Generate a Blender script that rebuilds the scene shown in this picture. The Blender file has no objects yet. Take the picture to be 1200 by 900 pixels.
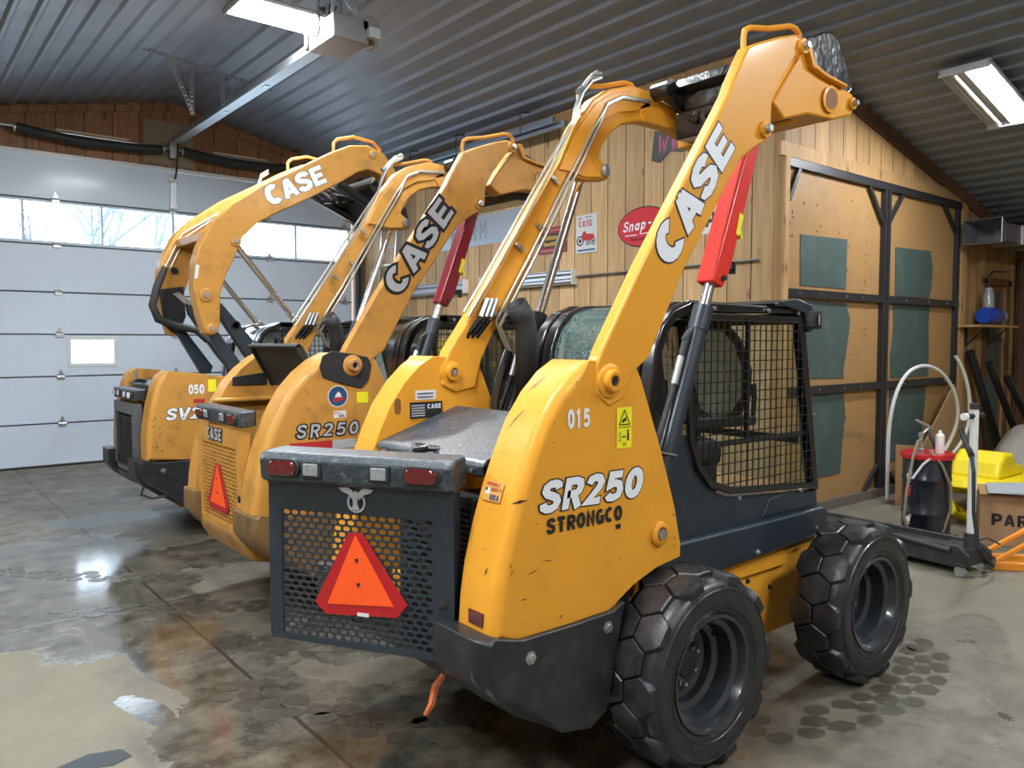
import bpy, bmesh, math, random
from mathutils import Vector, Matrix
random.seed(7)
R = math.radians
col = bpy.context.scene.collection

# ------------------------------------------------------------------ materials
def nodes_of(m):
    m.use_nodes = True
    return m.node_tree.nodes, m.node_tree.links, m.node_tree.nodes['Principled BSDF']

def mat(name, c, rough=.5, metal=0., coat=0., emit=None, es=1., dirt=0., dirtcol=(.05,.035,.02), dscale=6., bump=0., bscale=60., rvar=0., spec=.5):
    m = bpy.data.materials.new(name)
    N, L, P = nodes_of(m)
    P.inputs['Base Color'].default_value = (*c, 1)
    P.inputs['Roughness'].default_value = rough
    P.inputs['Metallic'].default_value = metal
    P.inputs['Coat Weight'].default_value = coat
    P.inputs['Coat Roughness'].default_value = .12
    P.inputs['Specular IOR Level'].default_value = spec
    if emit:
        P.inputs['Emission Color'].default_value = (*emit, 1)
        P.inputs['Emission Strength'].default_value = es
    if dirt > 0 or bump > 0 or rvar > 0:
        tc = N.new('ShaderNodeTexCoord')
        n = N.new('ShaderNodeTexNoise'); n.inputs['Scale'].default_value = dscale
        n.inputs['Detail'].default_value = 8; n.inputs['Roughness'].default_value = .65
        L.new(tc.outputs['Object'], n.inputs['Vector'])
        if dirt > 0:
            cr = N.new('ShaderNodeMapRange')
            cr.inputs['From Min'].default_value = .5; cr.inputs['From Max'].default_value = .8
            cr.inputs['To Max'].default_value = dirt
            L.new(n.outputs['Fac'], cr.inputs['Value'])
            mx = N.new('ShaderNodeMix'); mx.data_type = 'RGBA'
            mx.inputs['A'].default_value = (*c, 1); mx.inputs['B'].default_value = (*dirtcol, 1)
            L.new(cr.outputs['Result'], mx.inputs['Factor'])
            L.new(mx.outputs['Result'], P.inputs['Base Color'])
        if rvar > 0:
            r2 = N.new('ShaderNodeMapRange')
            r2.inputs['From Min'].default_value = .35; r2.inputs['From Max'].default_value = .65
            r2.inputs['To Min'].default_value = max(.03, rough-rvar); r2.inputs['To Max'].default_value = min(1, rough+rvar)
            L.new(n.outputs['Fac'], r2.inputs['Value']); L.new(r2.outputs['Result'], P.inputs['Roughness'])
        if bump > 0:
            n2 = N.new('ShaderNodeTexNoise'); n2.inputs['Scale'].default_value = bscale; n2.inputs['Detail'].default_value = 4
            L.new(tc.outputs['Object'], n2.inputs['Vector'])
            b = N.new('ShaderNodeBump'); b.inputs['Strength'].default_value = bump; b.inputs['Distance'].default_value = .01
            L.new(n2.outputs['Fac'], b.inputs['Height']); L.new(b.outputs['Normal'], P.inputs['Normal'])
    return m

def wood_mat(name, c1, c2, width=.28, offs=0., gap=.006, rough=.6, axis='XY', grain=1.):
    """vertical boards; u = x+y of the wall, v = z"""
    m = bpy.data.materials.new(name)
    N, L, P = nodes_of(m)
    tc = N.new('ShaderNodeTexCoord'); sp = N.new('ShaderNodeSeparateXYZ'); L.new(tc.outputs['Object'], sp.inputs[0])
    def M(op, a, b=None):
        n = N.new('ShaderNodeMath'); n.operation = op
        for i, v in enumerate((a, b)):
            if v is None: continue
            if isinstance(v, (int, float)): n.inputs[i].default_value = v
            else: L.new(v, n.inputs[i])
        return n.outputs[0]
    u = M('ADD', sp.outputs['X'], sp.outputs['Y']); v = sp.outputs['Z']
    if axis == 'H': u, v = v, u
    s = M('DIVIDE', M('ADD', u, offs), width)
    idx = M('FLOOR', s); fr = M('FRACT', s)
    wn = N.new('ShaderNodeTexWhiteNoise'); wn.noise_dimensions = '1D'; L.new(idx, wn.inputs['W'])
    cb = N.new('ShaderNodeCombineXYZ')
    L.new(M('MULTIPLY', u, 22*grain), cb.inputs['X'])
    L.new(M('MULTIPLY', v, 1.1), cb.inputs['Y']); L.new(M('MULTIPLY', wn.outputs['Value'], 37.), cb.inputs['Z'])
    ns = N.new('ShaderNodeTexNoise'); ns.inputs['Scale'].default_value = 1.3; ns.inputs['Detail'].default_value = 6; ns.inputs['Distortion'].default_value = .6
    L.new(cb.outputs[0], ns.inputs['Vector'])
    # knots
    cb2 = N.new('ShaderNodeCombineXYZ'); L.new(M('MULTIPLY', u, 4.5), cb2.inputs['X']); L.new(M('MULTIPLY', v, 2.2), cb2.inputs['Y']); L.new(M('MULTIPLY', wn.outputs['Value'], 17.), cb2.inputs['Z'])
    vo = N.new('ShaderNodeTexVoronoi'); vo.inputs['Scale'].default_value = .9; L.new(cb2.outputs[0], vo.inputs['Vector'])
    kn = N.new('ShaderNodeMapRange'); kn.inputs['From Min'].default_value = .04; kn.inputs['From Max'].default_value = .16; kn.inputs['To Min'].default_value = .75; kn.inputs['To Max'].default_value = 0
    L.new(vo.outputs['Distance'], kn.inputs['Value'])
    mr = N.new('ShaderNodeMapRange'); mr.inputs['From Min'].default_value = .3; mr.inputs['From Max'].default_value = .75; L.new(ns.outputs['Fac'], mr.inputs['Value'])
    mx = N.new('ShaderNodeMix'); mx.data_type = 'RGBA'; mx.inputs['A'].default_value = (*c1, 1); mx.inputs['B'].default_value = (*c2, 1)
    L.new(mr.outputs['Result'], mx.inputs['Factor'])
    mk = N.new('ShaderNodeMix'); mk.data_type = 'RGBA'; mk.inputs['B'].default_value = (c2[0]*.35, c2[1]*.28, c2[2]*.25, 1)
    L.new(kn.outputs['Result'], mk.inputs['Factor']); L.new(mx.outputs['Result'], mk.inputs['A'])
    hv = N.new('ShaderNodeHueSaturation'); L.new(mk.outputs['Result'], hv.inputs['Color'])
    L.new(M('ADD', M('MULTIPLY', wn.outputs['Value'], .4), .78), hv.inputs['Value'])
    # groove between boards
    e = M('MINIMUM', fr, M('SUBTRACT', 1., fr))
    g = M('LESS_THAN', e, gap/width)
    mg = N.new('ShaderNodeMix'); mg.data_type = 'RGBA'; mg.inputs['B'].default_value = (c2[0]*.12, c2[1]*.1, c2[2]*.1, 1)
    L.new(g, mg.inputs['Factor']); L.new(hv.outputs['Color'], mg.inputs['A'])
    L.new(mg.outputs['Result'], P.inputs['Base Color'])
    P.inputs['Roughness'].default_value = rough
    P.inputs['Specular IOR Level'].default_value = .35
    b = N.new('ShaderNodeBump'); b.inputs['Strength'].default_value = .4; b.inputs['Distance'].default_value = .01
    L.new(M('SUBTRACT', 1., g), b.inputs['Height']); L.new(b.outputs['Normal'], P.inputs['Normal'])
    return m

def concrete_mat():
    m = bpy.data.materials.new('wet_concrete')
    N, L, P = nodes_of(m)
    tc = N.new('ShaderNodeTexCoord'); sp = N.new('ShaderNodeSeparateXYZ'); L.new(tc.outputs['Object'], sp.inputs[0])
    def M(op, a, b=None, c=None):
        n = N.new('ShaderNodeMath'); n.operation = op
        for i, v in enumerate((a, b, c)):
            if v is None: continue
            if isinstance(v, (int, float)): n.inputs[i].default_value = v
            else: L.new(v, n.inputs[i])
        return n.outputs[0]
    def noise(scale, detail=6, rough=.6, dist=0.):
        n = N.new('ShaderNodeTexNoise'); n.inputs['Scale'].default_value = scale; n.inputs['Detail'].default_value = detail
        n.inputs['Roughness'].default_value = rough; n.inputs['Distortion'].default_value = dist
        L.new(tc.outputs['Object'], n.inputs['Vector']); return n.outputs['Fac']
    def rng(v, a, b, c=0., d=1.):
        n = N.new('ShaderNodeMapRange'); L.new(v, n.inputs['Value'])
        for k, q in zip(('From Min', 'From Max', 'To Min', 'To Max'), (a, b, c, d)): n.inputs[k].default_value = q
        return n.outputs['Result']
    def mix(f, a, b):
        n = N.new('ShaderNodeMix'); n.data_type = 'RGBA'; L.new(f, n.inputs['Factor'])
        for k, v in (('A', a), ('B', b)):
            if isinstance(v, tuple): n.inputs[k].default_value = (*v, 1)
            else: L.new(v, n.inputs[k])
        return n.outputs['Result']
    X, Y = sp.outputs['X'], sp.outputs['Y']
    nl = noise(.9, 8, .62, .5); ns = noise(7., 8, .7); nf = noise(40., 4, .6); nm = noise(2.6, 10, .68, .8)
    # blob of water: 1 inside an ellipse with ragged rim
    def blob(cx, cy, rx, ry, rag=.9, ang=0.):
        dx = M('SUBTRACT', X, cx); dy = M('SUBTRACT', Y, cy)
        ca, sa = math.cos(ang), math.sin(ang)
        u = M('DIVIDE', M('ADD', M('MULTIPLY', dx, ca), M('MULTIPLY', dy, sa)), rx)
        v = M('DIVIDE', M('SUBTRACT', M('MULTIPLY', dy, ca), M('MULTIPLY', dx, sa)), ry)
        d = M('SQRT', M('ADD', M('MULTIPLY', u, u), M('MULTIPLY', v, v)))
        return rng(M('ADD', d, M('MULTIPLY', M('SUBTRACT', nm, .5), rag*2)), 1.06, .98)
    wet = None
    for a in WET:
        b = blob(*a); wet = b if wet is None else M('MAXIMUM', wet, b)
    damp = None
    for a in DAMP:
        b = blob(*a); damp = b if damp is None else M('MAXIMUM', damp, b)
    random_wet = rng(M('ADD', nl, M('MULTIPLY', ns, .25)), .70, .76)
    wet = M('MAXIMUM', wet, M('MULTIPLY', random_wet, .6))
    dry = mix(rng(nl, .3, .7), (.140, .127, .090), (.205, .190, .138))
    dry = mix(rng(ns, .45, .75, 0, .5), dry, (.120, .108, .078))
    dry = mix(rng(nf, .55, .8, 0, .35), dry, (.22, .20, .16))
    dampc = mix(rng(noise(4., 9, .74), .35, .65), (.055, .048, .036), (.165, .148, .112))
    dry = mix(rng(noise(18., 6, .75, 1.), .56, .72, 0, .45), dry, (.11, .10, .078))
    c = mix(M('MULTIPLY', damp, rng(nm, .36, .5, .25, .95)), dry, dampc)
    wetc = mix(rng(noise(5., 9, .72), .36, .66), (.035, .033, .028), (.15, .138, .11))
    c = mix(wet, c, wetc)
    # saw-cut joints
    def line(co, v, w=.011):
        return M('LESS_THAN', M('ABSOLUTE', M('SUBTRACT', M('ADD', co, M('MULTIPLY', M('SUBTRACT', nm, .5), .02)), v)), w)
    j = M('MAXIMUM', line(X, 1.48), line(Y, 5.52))
    j = M('MAXIMUM', j, line(X, 7.45)); j = M('MAXIMUM', j, line(Y, -.4))
    c = mix(M('MULTIPLY', j, .85), c, (.03, .027, .022))
    L.new(c, P.inputs['Base Color'])
    rough = M('ADD', M('MULTIPLY', wet, -.52), M('ADD', M('MULTIPLY', damp, -.2), rng(nm, .3, .7, .56, .74)))
    L.new(M('MAXIMUM', rough, .07), P.inputs['Roughness'])
    bm_ = N.new('ShaderNodeBump'); bm_.inputs['Distance'].default_value = .004; bm_.inputs['Strength'].default_value = .22
    L.new(M('ADD', M('MULTIPLY', ns, 1.), M('MULTIPLY', j, -2.)), bm_.inputs['Height']); L.new(bm_.outputs['Normal'], P.inputs['Normal'])
    L.new(rng(wet, 0, 1, .45, 1.), P.inputs['Specular IOR Level'])
    return m

def glass_mat(name, tint=(.62, .78, .76), gl=.1, haze=0., hazecol=(.55,.7,.7), hmin=.0, hscale=55):
    m = bpy.data.materials.new(name); m.use_nodes = True
    N, L = m.node_tree.nodes, m.node_tree.links
    N.remove(N['Principled BSDF']); out = N['Material Output']
    t = N.new('ShaderNodeBsdfTransparent'); t.inputs['Color'].default_value = (*tint, 1)
    g = N.new('ShaderNodeBsdfGlossy'); g.inputs['Roughness'].default_value = .05
    lw = N.new('ShaderNodeLayerWeight'); lw.inputs['Blend'].default_value = .25
    mr = N.new('ShaderNodeMapRange'); mr.inputs['To Min'].default_value = gl; mr.inputs['To Max'].default_value = .8
    L.new(lw.outputs['Fresnel'], mr.inputs['Value'])
    mx = N.new('ShaderNodeMixShader'); L.new(mr.outputs['Result'], mx.inputs['Fac']); L.new(t.outputs[0], mx.inputs[1]); L.new(g.outputs[0], mx.inputs[2])
    res = mx.outputs[0]
    if haze > 0:
        tc = N.new('ShaderNodeTexCoord'); n = N.new('ShaderNodeTexNoise'); n.inputs['Scale'].default_value = hscale; n.inputs['Detail'].default_value = 5; n.inputs['Distortion'].default_value = .3
        L.new(tc.outputs['Object'], n.inputs['Vector'])
        r2 = N.new('ShaderNodeMapRange'); r2.inputs['From Min'].default_value = .30; r2.inputs['From Max'].default_value = .70; r2.inputs['To Min'].default_value = haze*hmin; r2.inputs['To Max'].default_value = haze
        L.new(n.outputs['Fac'], r2.inputs['Value'])
        d = N.new('ShaderNodeBsdfPrincipled'); d.inputs['Base Color'].default_value = (*hazecol, 1); d.inputs['Roughness'].default_value = .2
        m2 = N.new('ShaderNodeMixShader'); L.new(r2.outputs['Result'], m2.inputs['Fac']); L.new(res, m2.inputs[1]); L.new(d.outputs[0], m2.inputs[2])
        b = N.new('ShaderNodeBump'); b.inputs['Strength'].default_value = .5; b.inputs['Distance'].default_value = .003
        L.new(n.outputs['Fac'], b.inputs['Height']); L.new(b.outputs['Normal'], g.inputs['Normal'])
        res = m2.outputs[0]
    L.new(res, out.inputs['Surface'])
    return m

YEL = (.76, .335, .030)
Y1 = mat('machine_yellow', YEL, .42, coat=.10, dirt=.28, dirtcol=(.42,.18,.03), dscale=3.5, spec=.28)
Y2 = mat('machine_yellow_worn', (.55,.265,.050), .48, coat=.08, dirt=.9, dirtcol=(.24,.125,.04), dscale=7., spec=.4)
GREY = mat('charcoal_paint', (.014,.023,.034), .42, coat=.2, dirt=.25, dirtcol=(.09,.095,.10), dscale=30, bump=.08, bscale=120)
GREYW = mat('charcoal_wet', (.026,.036,.046), .40, coat=.15, dirt=.75, dirtcol=(.17,.205,.235), dscale=42, bump=.3, bscale=90)
BLK = mat('black_gloss', (.012,.012,.014), .25, coat=.5)
BLKM = mat('black_matte', (.018,.018,.018), .6)
DARK = mat('engine_dark', (.012,.012,.013), .8)
RUB = mat('rubber', (.016,.016,.018), .38, dirt=.6, dirtcol=(.05,.047,.042), dscale=14, bump=.15, bscale=70, rvar=.14)
RIM = mat('rim_grey', (.022,.027,.034), .3, coat=.5, dirt=.3, dirtcol=(.02,.02,.02), dscale=12)
CHR = mat('chrome', (.80,.82,.84), .22, metal=1.)
STEEL = mat('zinc_steel', (.50,.52,.53), .35, metal=.9, dirt=.4, dirtcol=(.25,.25,.25), dscale=20)
LINE = mat('zinc_line', (.62,.60,.52), .28, metal=.85)
RED = mat('red_cover', (.72,.035,.022), .35, coat=.3)
MAROON = mat('maroon_cover', (.22,.008,.018), .35, coat=.3)
TAILR = mat('tail_lens', (.085,.002,.005), .12, coat=1., dirt=.3, dirtcol=(.4,.02,.02), dscale=60)
LENS = mat('clear_lens', (.26,.28,.28), .12, coat=1., dirt=.8, dirtcol=(.12,.13,.13), dscale=70)
ORANGE = mat('smv_orange', (1., .10, .012), .5, emit=None)
DRED = mat('smv_red', (.42,.008,.012), .4, dirt=.4, dirtcol=(.7,.04,.03), dscale=90)
WHT = mat('decal_white', (.80,.83,.88), .4)
SILV = mat('decal_silver', (.42,.44,.47), .35)
BDEC = mat('decal_black', (.012,.012,.014), .45)
YDEC = mat('decal_yellow', (.90,.80,.02), .5)
RDEC = mat('decal_red', (.42,.02,.025), .5)
BLUE = mat('decal_blue', (.02,.07,.18), .4)
BURNT = mat('burnt_primer', (.018,.018,.02), .75, dirt=.6, dirtcol=(.06,.05,.045), dscale=25, bump=.5, bscale=40)
CWY = mat('dirty_counterweight', (.22,.125,.045), .6, dirt=.95, dirtcol=(.05,.038,.025), dscale=8.)
CWB = mat('dark_counterweight', (.013,.015,.018), .45, dirt=.5, dirtcol=(.10,.09,.085), dscale=9., coat=.2)
SGREY = mat('slat_grey', (.10,.11,.12), .5, dirt=.3, dirtcol=(.2,.19,.17), dscale=10)
COUP = mat('coupler_black', (.012,.012,.013), .3, coat=.6, dirt=.7, dirtcol=(.06,.05,.045), dscale=9, bump=.9, bscale=14)
GLASS = glass_mat('cab_glass', (.93,.97,.95), .10)
HGLASS = glass_mat('teal_reflection_glass', (.80,.92,.90), .14, haze=.9, hazecol=(.72,.90,.88), hmin=.75, hscale=14)  # pale teal haze colour stands in for bright reflections on the cab panes
WGLASS = glass_mat('wet_glass', (.45,.62,.60), .16, haze=.55, hazecol=(.26,.40,.38), hmin=.3, hscale=70)
LABELW = mat('label_white', (.75,.74,.70), .5)
MESHM = mat('mesh_black', (.010,.010,.011), .5)
SEATM = mat('seat_vinyl', (.03,.03,.033), .55)

# ------------------------------------------------------------------ mesh builder
class MB:
    def __init__(s): s.v = []; s.f = []; s.sm = []
    def add(s, vs, fs):
        o = len(s.v); s.v += [tuple(v) for v in vs]; s.f += [tuple(i+o for i in f) for f in fs]; return s
    def box(s, c, size, rz=0, ry=0, rx=0):
        hx, hy, hz = [q/2 for q in size]
        M = Matrix.Translation(c) @ Matrix.Rotation(rz, 4, 'Z') @ Matrix.Rotation(ry, 4, 'Y') @ Matrix.Rotation(rx, 4, 'X')
        vs = [M @ Vector((x, y, z)) for x in (-hx, hx) for y in (-hy, hy) for z in (-hz, hz)]
        return s.add(vs, [(0,1,3,2),(4,6,7,5),(0,4,5,1),(2,3,7,6),(0,2,6,4),(1,5,7,3)])
    def b2(s, a, b):
        return s.box([(a[i]+b[i])/2 for i in range(3)], [abs(a[i]-b[i]) for i in range(3)])
    def prism(s, poly, a, b, ax='y'):
        """poly in the plane across axis ax: xz for y, yz for x, xy for z"""
        n = len(poly)
        def P(p, t):
            return {'y': (p[0], t, p[1]), 'x': (t, p[0], p[1]), 'z': (p[0], p[1], t)}[ax]
        area = sum(poly[i][0]*poly[(i+1) % n][1]-poly[(i+1) % n][0]*poly[i][1] for i in range(n))
        vs = [P(p, a) for p in poly]+[P(p, b) for p in poly]
        return s.add(vs, [tuple(range(n)), tuple(range(2*n-1, n-1, -1))]+[(i, i+n, (i+1) % n+n, (i+1) % n) for i in range(n)])
    def slices(s, polys):
        """list of 3-D closed loops with equal counts"""
        n = len(polys[0]); o = []
        for p in polys: o += p
        fs = [tuple(range(n)), tuple(range(len(o)-1, len(o)-n-1, -1))]
        for k in range(len(polys)-1):
            fs += [(k*n+i, (k+1)*n+i, (k+1)*n+(i+1) % n, k*n+(i+1) % n) for i in range(n)]
        return s.add(o, fs)
    def tube(s, pts, r, n=8, closed=False, caps=True):
        pts = [Vector(p) for p in pts]; m = len(pts)
        rr = r if isinstance(r, (list, tuple)) else [r]*m
        vs = []; up = None
        for i, p in enumerate(pts):
            if closed: t = (pts[(i+1) % m]-pts[i-1])
            else: t = (pts[min(i+1, m-1)]-pts[max(i-1, 0)])
            t.normalize()
            if up is None:
                up = Vector((0,0,1)) if abs(t.z) < .9 else Vector((1,0,0))
            a = up-t*up.dot(t)
            if a.length < 1e-4: a = t.orthogonal()
            a.normalize(); b = t.cross(a); up = a
            k = 1.
            if 0 < i < m-1 or closed:
                d1 = (pts[i]-pts[i-1]).normalized(); k = 1/max(.6, math.sqrt(max(.01, (1+d1.dot((pts[(i+1) % m]-pts[i]).normalized()))/2)))
            for j in range(n):
                q = 2*math.pi*j/n; vs.append(p+(a*math.cos(q)+b*math.sin(q))*rr[i]*k)
        fs = []
        for i in range(m if closed else m-1):
            i2 = (i+1) % m
            fs += [(i*n+j, i2*n+j, i2*n+(j+1) % n, i*n+(j+1) % n) for j in range(n)]
        if not closed and caps: fs += [tuple(range(n-1, -1, -1)), tuple(range((m-1)*n, m*n))]
        return s.add(vs, fs)
    def cyl(s, a, b, r, n=16): return s.tube([a, b], r, n)
    def lathe(s, prof, c=(0,0,0), ax='z', n=32, closed=False, caps=True):
        """prof: (radius, along)"""
        vs = []
        for j in range(n):
            q = 2*math.pi*j/n; cs, sn = math.cos(q), math.sin(q)
            for r, t in prof:
                p = {'z': (r*cs, r*sn, t), 'y': (r*cs, t, r*sn), 'x': (t, r*cs, r*sn)}[ax]
                vs.append((c[0]+p[0], c[1]+p[1], c[2]+p[2]))
        m = len(prof); fs = []
        for j in range(n):
            j2 = (j+1) % n
            for i in range(m if closed else m-1):
                i2 = (i+1) % m
                fs.append((j*m+i, j2*m+i, j2*m+i2, j*m+i2))
        if not closed and caps and not (m == 2 and abs(prof[0][1]-prof[1][1]) < 1e-6):
            if prof[0][0] > 1e-5: fs.append(tuple(j*m for j in range(n))[::-1])
            if prof[-1][0] > 1e-5: fs.append(tuple(j*m+m-1 for j in range(n)))
        return s.add(vs, fs)
    def sphere(s, c, r, n=10, sc=(1,1,1)):
        prof = [(math.sin(math.pi*i/n)*r, -math.cos(math.pi*i/n)*r) for i in range(n+1)]
        o = len(s.v); s.lathe([(max(p[0], 1e-4), p[1]) for p in prof], (0,0,0), 'z', n*2)
        for i in range(o, len(s.v)):
            v = s.v[i]; s.v[i] = (c[0]+v[0]*sc[0], c[1]+v[1]*sc[1], c[2]+v[2]*sc[2])
        return s
    def xf(s, M, start=0):
        s.v = [tuple(M @ Vector(v)) if i >= start else v for i, v in enumerate(s.v)]; return s
    def build(s, name, m, parent=None, bevel=0., smooth=35, loc=None, solid=0., seg=2, label=None, wn=False):
        me = bpy.data.meshes.new(name); me.from_pydata(s.v, [], s.f); me.update()
        bm = bmesh.new(); bm.from_mesh(me); bmesh.ops.remove_doubles(bm, verts=bm.verts, dist=1e-5)
        bmesh.ops.recalc_face_normals(bm, faces=bm.faces); bm.to_mesh(me); bm.free()
        me.materials.append(m)
        if smooth:
            me.shade_smooth(); me.set_sharp_from_angle(angle=R(smooth))
        o = bpy.data.objects.new(name, me); col.objects.link(o)
        if parent is not None: o.parent = parent
        if loc: o.location = loc
        if solid:
            q = o.modifiers.new('s', 'SOLIDIFY'); q.thickness = solid; q.offset = 0
        if bevel:
            q = o.modifiers.new('b', 'BEVEL'); q.width = bevel; q.segments = seg; q.limit_method = 'ANGLE'; q.angle_limit = R(40)
            q.harden_normals = True
        if bevel or wn:
            q = o.modifiers.new('w', 'WEIGHTED_NORMAL'); q.keep_sharp = True; q.weight = 90
        if label: o['label'] = label
        return o
    def build_parts(s, name, m, parent=None, **k):
        """one object for every separate piece"""
        n = len(s.v); root = list(range(n))
        def find(i):
            while root[i] != i: root[i] = root[root[i]]; i = root[i]
            return i
        for f in s.f:
            a = find(f[0])
            for i in f[1:]: root[find(i)] = a
        groups = {}
        for f in s.f: groups.setdefault(find(f[0]), []).append(f)
        out = []
        for fs in groups.values():
            ids = sorted({i for f in fs for i in f}); mp = {i: j for j, i in enumerate(ids)}
            q = MB(); q.v = [s.v[i] for i in ids]; q.f = [tuple(mp[i] for i in f) for f in fs]
            out.append(q.build(name, m, parent, **k))
        return out

def tag(o, label, cat, group=None):
    o['label'] = label; o['category'] = cat
    if group: o['group'] = group
    return o
def empty(name, loc, rz=0, parent=None):
    o = bpy.data.objects.new(name, None); o.empty_display_size = .2; col.objects.link(o)
    o.location = loc; o.rotation_euler = (0, 0, rz)
    if parent: o.parent = parent
    return o
def struct(o): o['kind'] = 'structure'; return o
def copy_tree(o, parent=None):
    c = o.copy(); col.objects.link(c); c.parent = parent
    for ch in list(o.children): copy_tree(ch, c)
    return c

# ------------------------------------------------------------------ lettering
def arc(cx, cy, rx, ry, a0, a1, n=10):
    return [(cx+rx*math.cos(R(a0+(a1-a0)*i/n)), cy+ry*math.sin(R(a0+(a1-a0)*i/n))) for i in range(n+1)]
G = {
 'C': [arc(.36,.5,.25,.39,48,312,14)], 'A': [[(.10,.0),(.335,.96)],[(.62,.0),(.385,.96)],[(.20,.28),(.52,.28)],[(.31,.90),(.41,.90)]],
 'S': [[(.60,.72),(.56,.84),(.44,.89),(.27,.88),(.15,.80),(.13,.68),(.22,.57),(.38,.51),(.54,.43),(.60,.31),(.55,.17),(.42,.11),(.26,.11),(.14,.18),(.11,.30)]],
 'E': [[(.13,.0),(.13,1.)],[(.13,.88),(.64,.88)],[(.13,.12),(.64,.12)],[(.13,.5),(.57,.5)]],
 'R': [[(.13,.0),(.13,.88),(.42,.88),(.56,.82),(.60,.68),(.55,.54),(.42,.47),(.13,.47)],[(.38,.47),(.60,0)]],
 '2': [[(.12,.70),(.18,.84),(.34,.89),(.50,.85),(.58,.72),(.52,.55),(.13,.12),(.62,.12)]],
 '5': [[(.60,.88),(.18,.88),(.15,.54),(.34,.60),(.52,.54),(.59,.36),(.53,.18),(.35,.11),(.18,.14),(.10,.24)]],
 '0': [arc(.36,.5,.24,.39,0,360,18)], 'O': [arc(.36,.5,.25,.39,0,360,18)],
 '1': [[(.16,.72),(.34,.88),(.34,.0)]], '8': [arc(.36,.70,.19,.19,0,360,12), arc(.36,.31,.23,.21,0,360,12)],
 'T': [[(.04,.88),(.66,.88)],[(.35,.88),(.35,.0)]], 'N': [[(.13,.0),(.13,.90),(.58,.10),(.58,1.)]],
 'G': [arc(.36,.5,.25,.39,48,270,12)+[(.58,.14),(.60,.46),(.40,.46)]], 'V': [[(.06,1.),(.33,.08),(.39,.08),(.66,1.)]],
 'P': [[(.13,.0),(.13,.88),(.44,.88),(.59,.80),(.61,.66),(.57,.50),(.44,.42),(.13,.42)]],
 'B': [[(.13,.12),(.13,.88),(.42,.88),(.56,.78),(.50,.56),(.13,.52)],[(.42,.52),(.60,.40),(.58,.20),(.44,.12),(.13,.12)]],
 'U': [[(.12,1.),(.12,.28),(.20,.13),(.36,.10),(.52,.13),(.60,.28),(.60,1.)]], 'D': [[(.13,.12),(.13,.88),(.40,.88),(.58,.74),(.60,.5),(.58,.26),(.40,.12),(.13,.12)]],
 'L': [[(.13,1.),(.13,.12),(.60,.12)]], 'Y': [[(.06,1.),(.36,.5),(.66,1.)],[(.36,.5),(.36,0)]], 'F': [[(.62,.88),(.13,.88),(.13,0)],[(.13,.48),(.54,.48)]],
 'M': [[(.12,0),(.12,.92),(.36,.4),(.60,.92),(.60,0)]], 'I': [[(.36,0),(.36,1.)]], 'W': [[(.04,1.),(.20,.06),(.36,.7),(.52,.06),(.68,1.)]],
 'H': [[(.12,0),(.12,1.)],[(.6,0),(.6,1.)],[(.12,.5),(.6,.5)]], '-': [[(.15,.42),(.55,.42)]], ' ': [],
 'n': [[(.13,0),(.13,.62)],[(.13,.45),(.25,.58),(.42,.6),(.52,.48),(.52,0)]], 'a': [arc(.32,.3,.2,.25,0,360,12),[(.54,0),(.54,.6)]],
 'p': [[(.13,-.3),(.13,.6)], arc(.34,.3,.2,.26,0,360,12)], 'o': [arc(.33,.3,.2,.25,0,360,12)], '/': [[(.1,0),(.6,1.)]],
}
def stroke(mb, pts, t, F):
    """thick mitred polyline pushed through F: (u,v)->3-D"""
    closed = (abs(pts[0][0]-pts[-1][0])+abs(pts[0][1]-pts[-1][1])) < 1e-6
    p = [Vector(q) for q in (pts[:-1] if closed else pts)]; n = len(p); L_, R_ = [], []
    for i in range(n):
        a = p[i-1] if (i > 0 or closed) else None; b = p[(i+1) % n] if (i < n-1 or closed) else None
        d1 = (p[i]-a).normalized() if a is not None else None; d2 = (b-p[i]).normalized() if b is not None else None
        if d1 is None: d1 = d2
        if d2 is None: d2 = d1
        n1 = Vector((-d1.y, d1.x)); n2 = Vector((-d2.y, d2.x)); m = (n1+n2)
        m = m.normalized() if m.length > .2 else n1
        k = min(1/max(.35, m.dot(n1)), 1.9)
        L_.append(p[i]+m*t*k/2); R_.append(p[i]-m*t*k/2)
    vs = [F(q.x, q.y) for q in L_]+[F(q.x, q.y) for q in R_]
    fs = [(i, (i+1) % n, (i+1) % n+n, i+n) for i in range(n if closed else n-1)]
    mb.add(vs, fs)
TS = {'E':.84,'S':.90,'A':.84,'B':.8,'8':.75,'2':.92,'5':.90,'R':.90}
def letters(txt, o, u, v, h, m, name='lettering', parent=None, t=.22, w=.72, sp=.78, shear=0., grow=0., off=0., label=None, thick=.0015, rise=0.):
    """lettering in the plane o + a*u + b*v, h = cap height, w = glyph width factor"""
    o, u, v = Vector(o), Vector(u).normalized(), Vector(v).normalized(); nrm = u.cross(v)
    mb = MB(); x = 0; ns_ = 0
    for ch in txt:
        for st in G.get(ch, []):
            ns_ = (ns_+1) % 6
            pts = st
            if grow and not (abs(st[0][0]-st[-1][0])+abs(st[0][1]-st[-1][1]) < 1e-6):
                a, b = Vector(st[0]), Vector(st[1]); q = a+(a-b).normalized()*grow
                c, d = Vector(st[-1]), Vector(st[-2]); r = c+(c-d).normalized()*grow
                pts = [tuple(q)]+list(st[1:-1])+[tuple(r)]
            F = lambda a, b, x=x, q=off+ns_*.00018: o+u*((x+a*w/.72+shear*b)*h)+v*((b+rise*(x+a*w/.72))*h)+nrm*q
            stroke(mb, pts, t*TS.get(ch, 1.)+2*grow, F)
        x += sp*w/.72 if ch != 'I' else sp*w/.72
    ob = mb.build(name, m, parent, smooth=0, label=label)
    return ob
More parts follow.
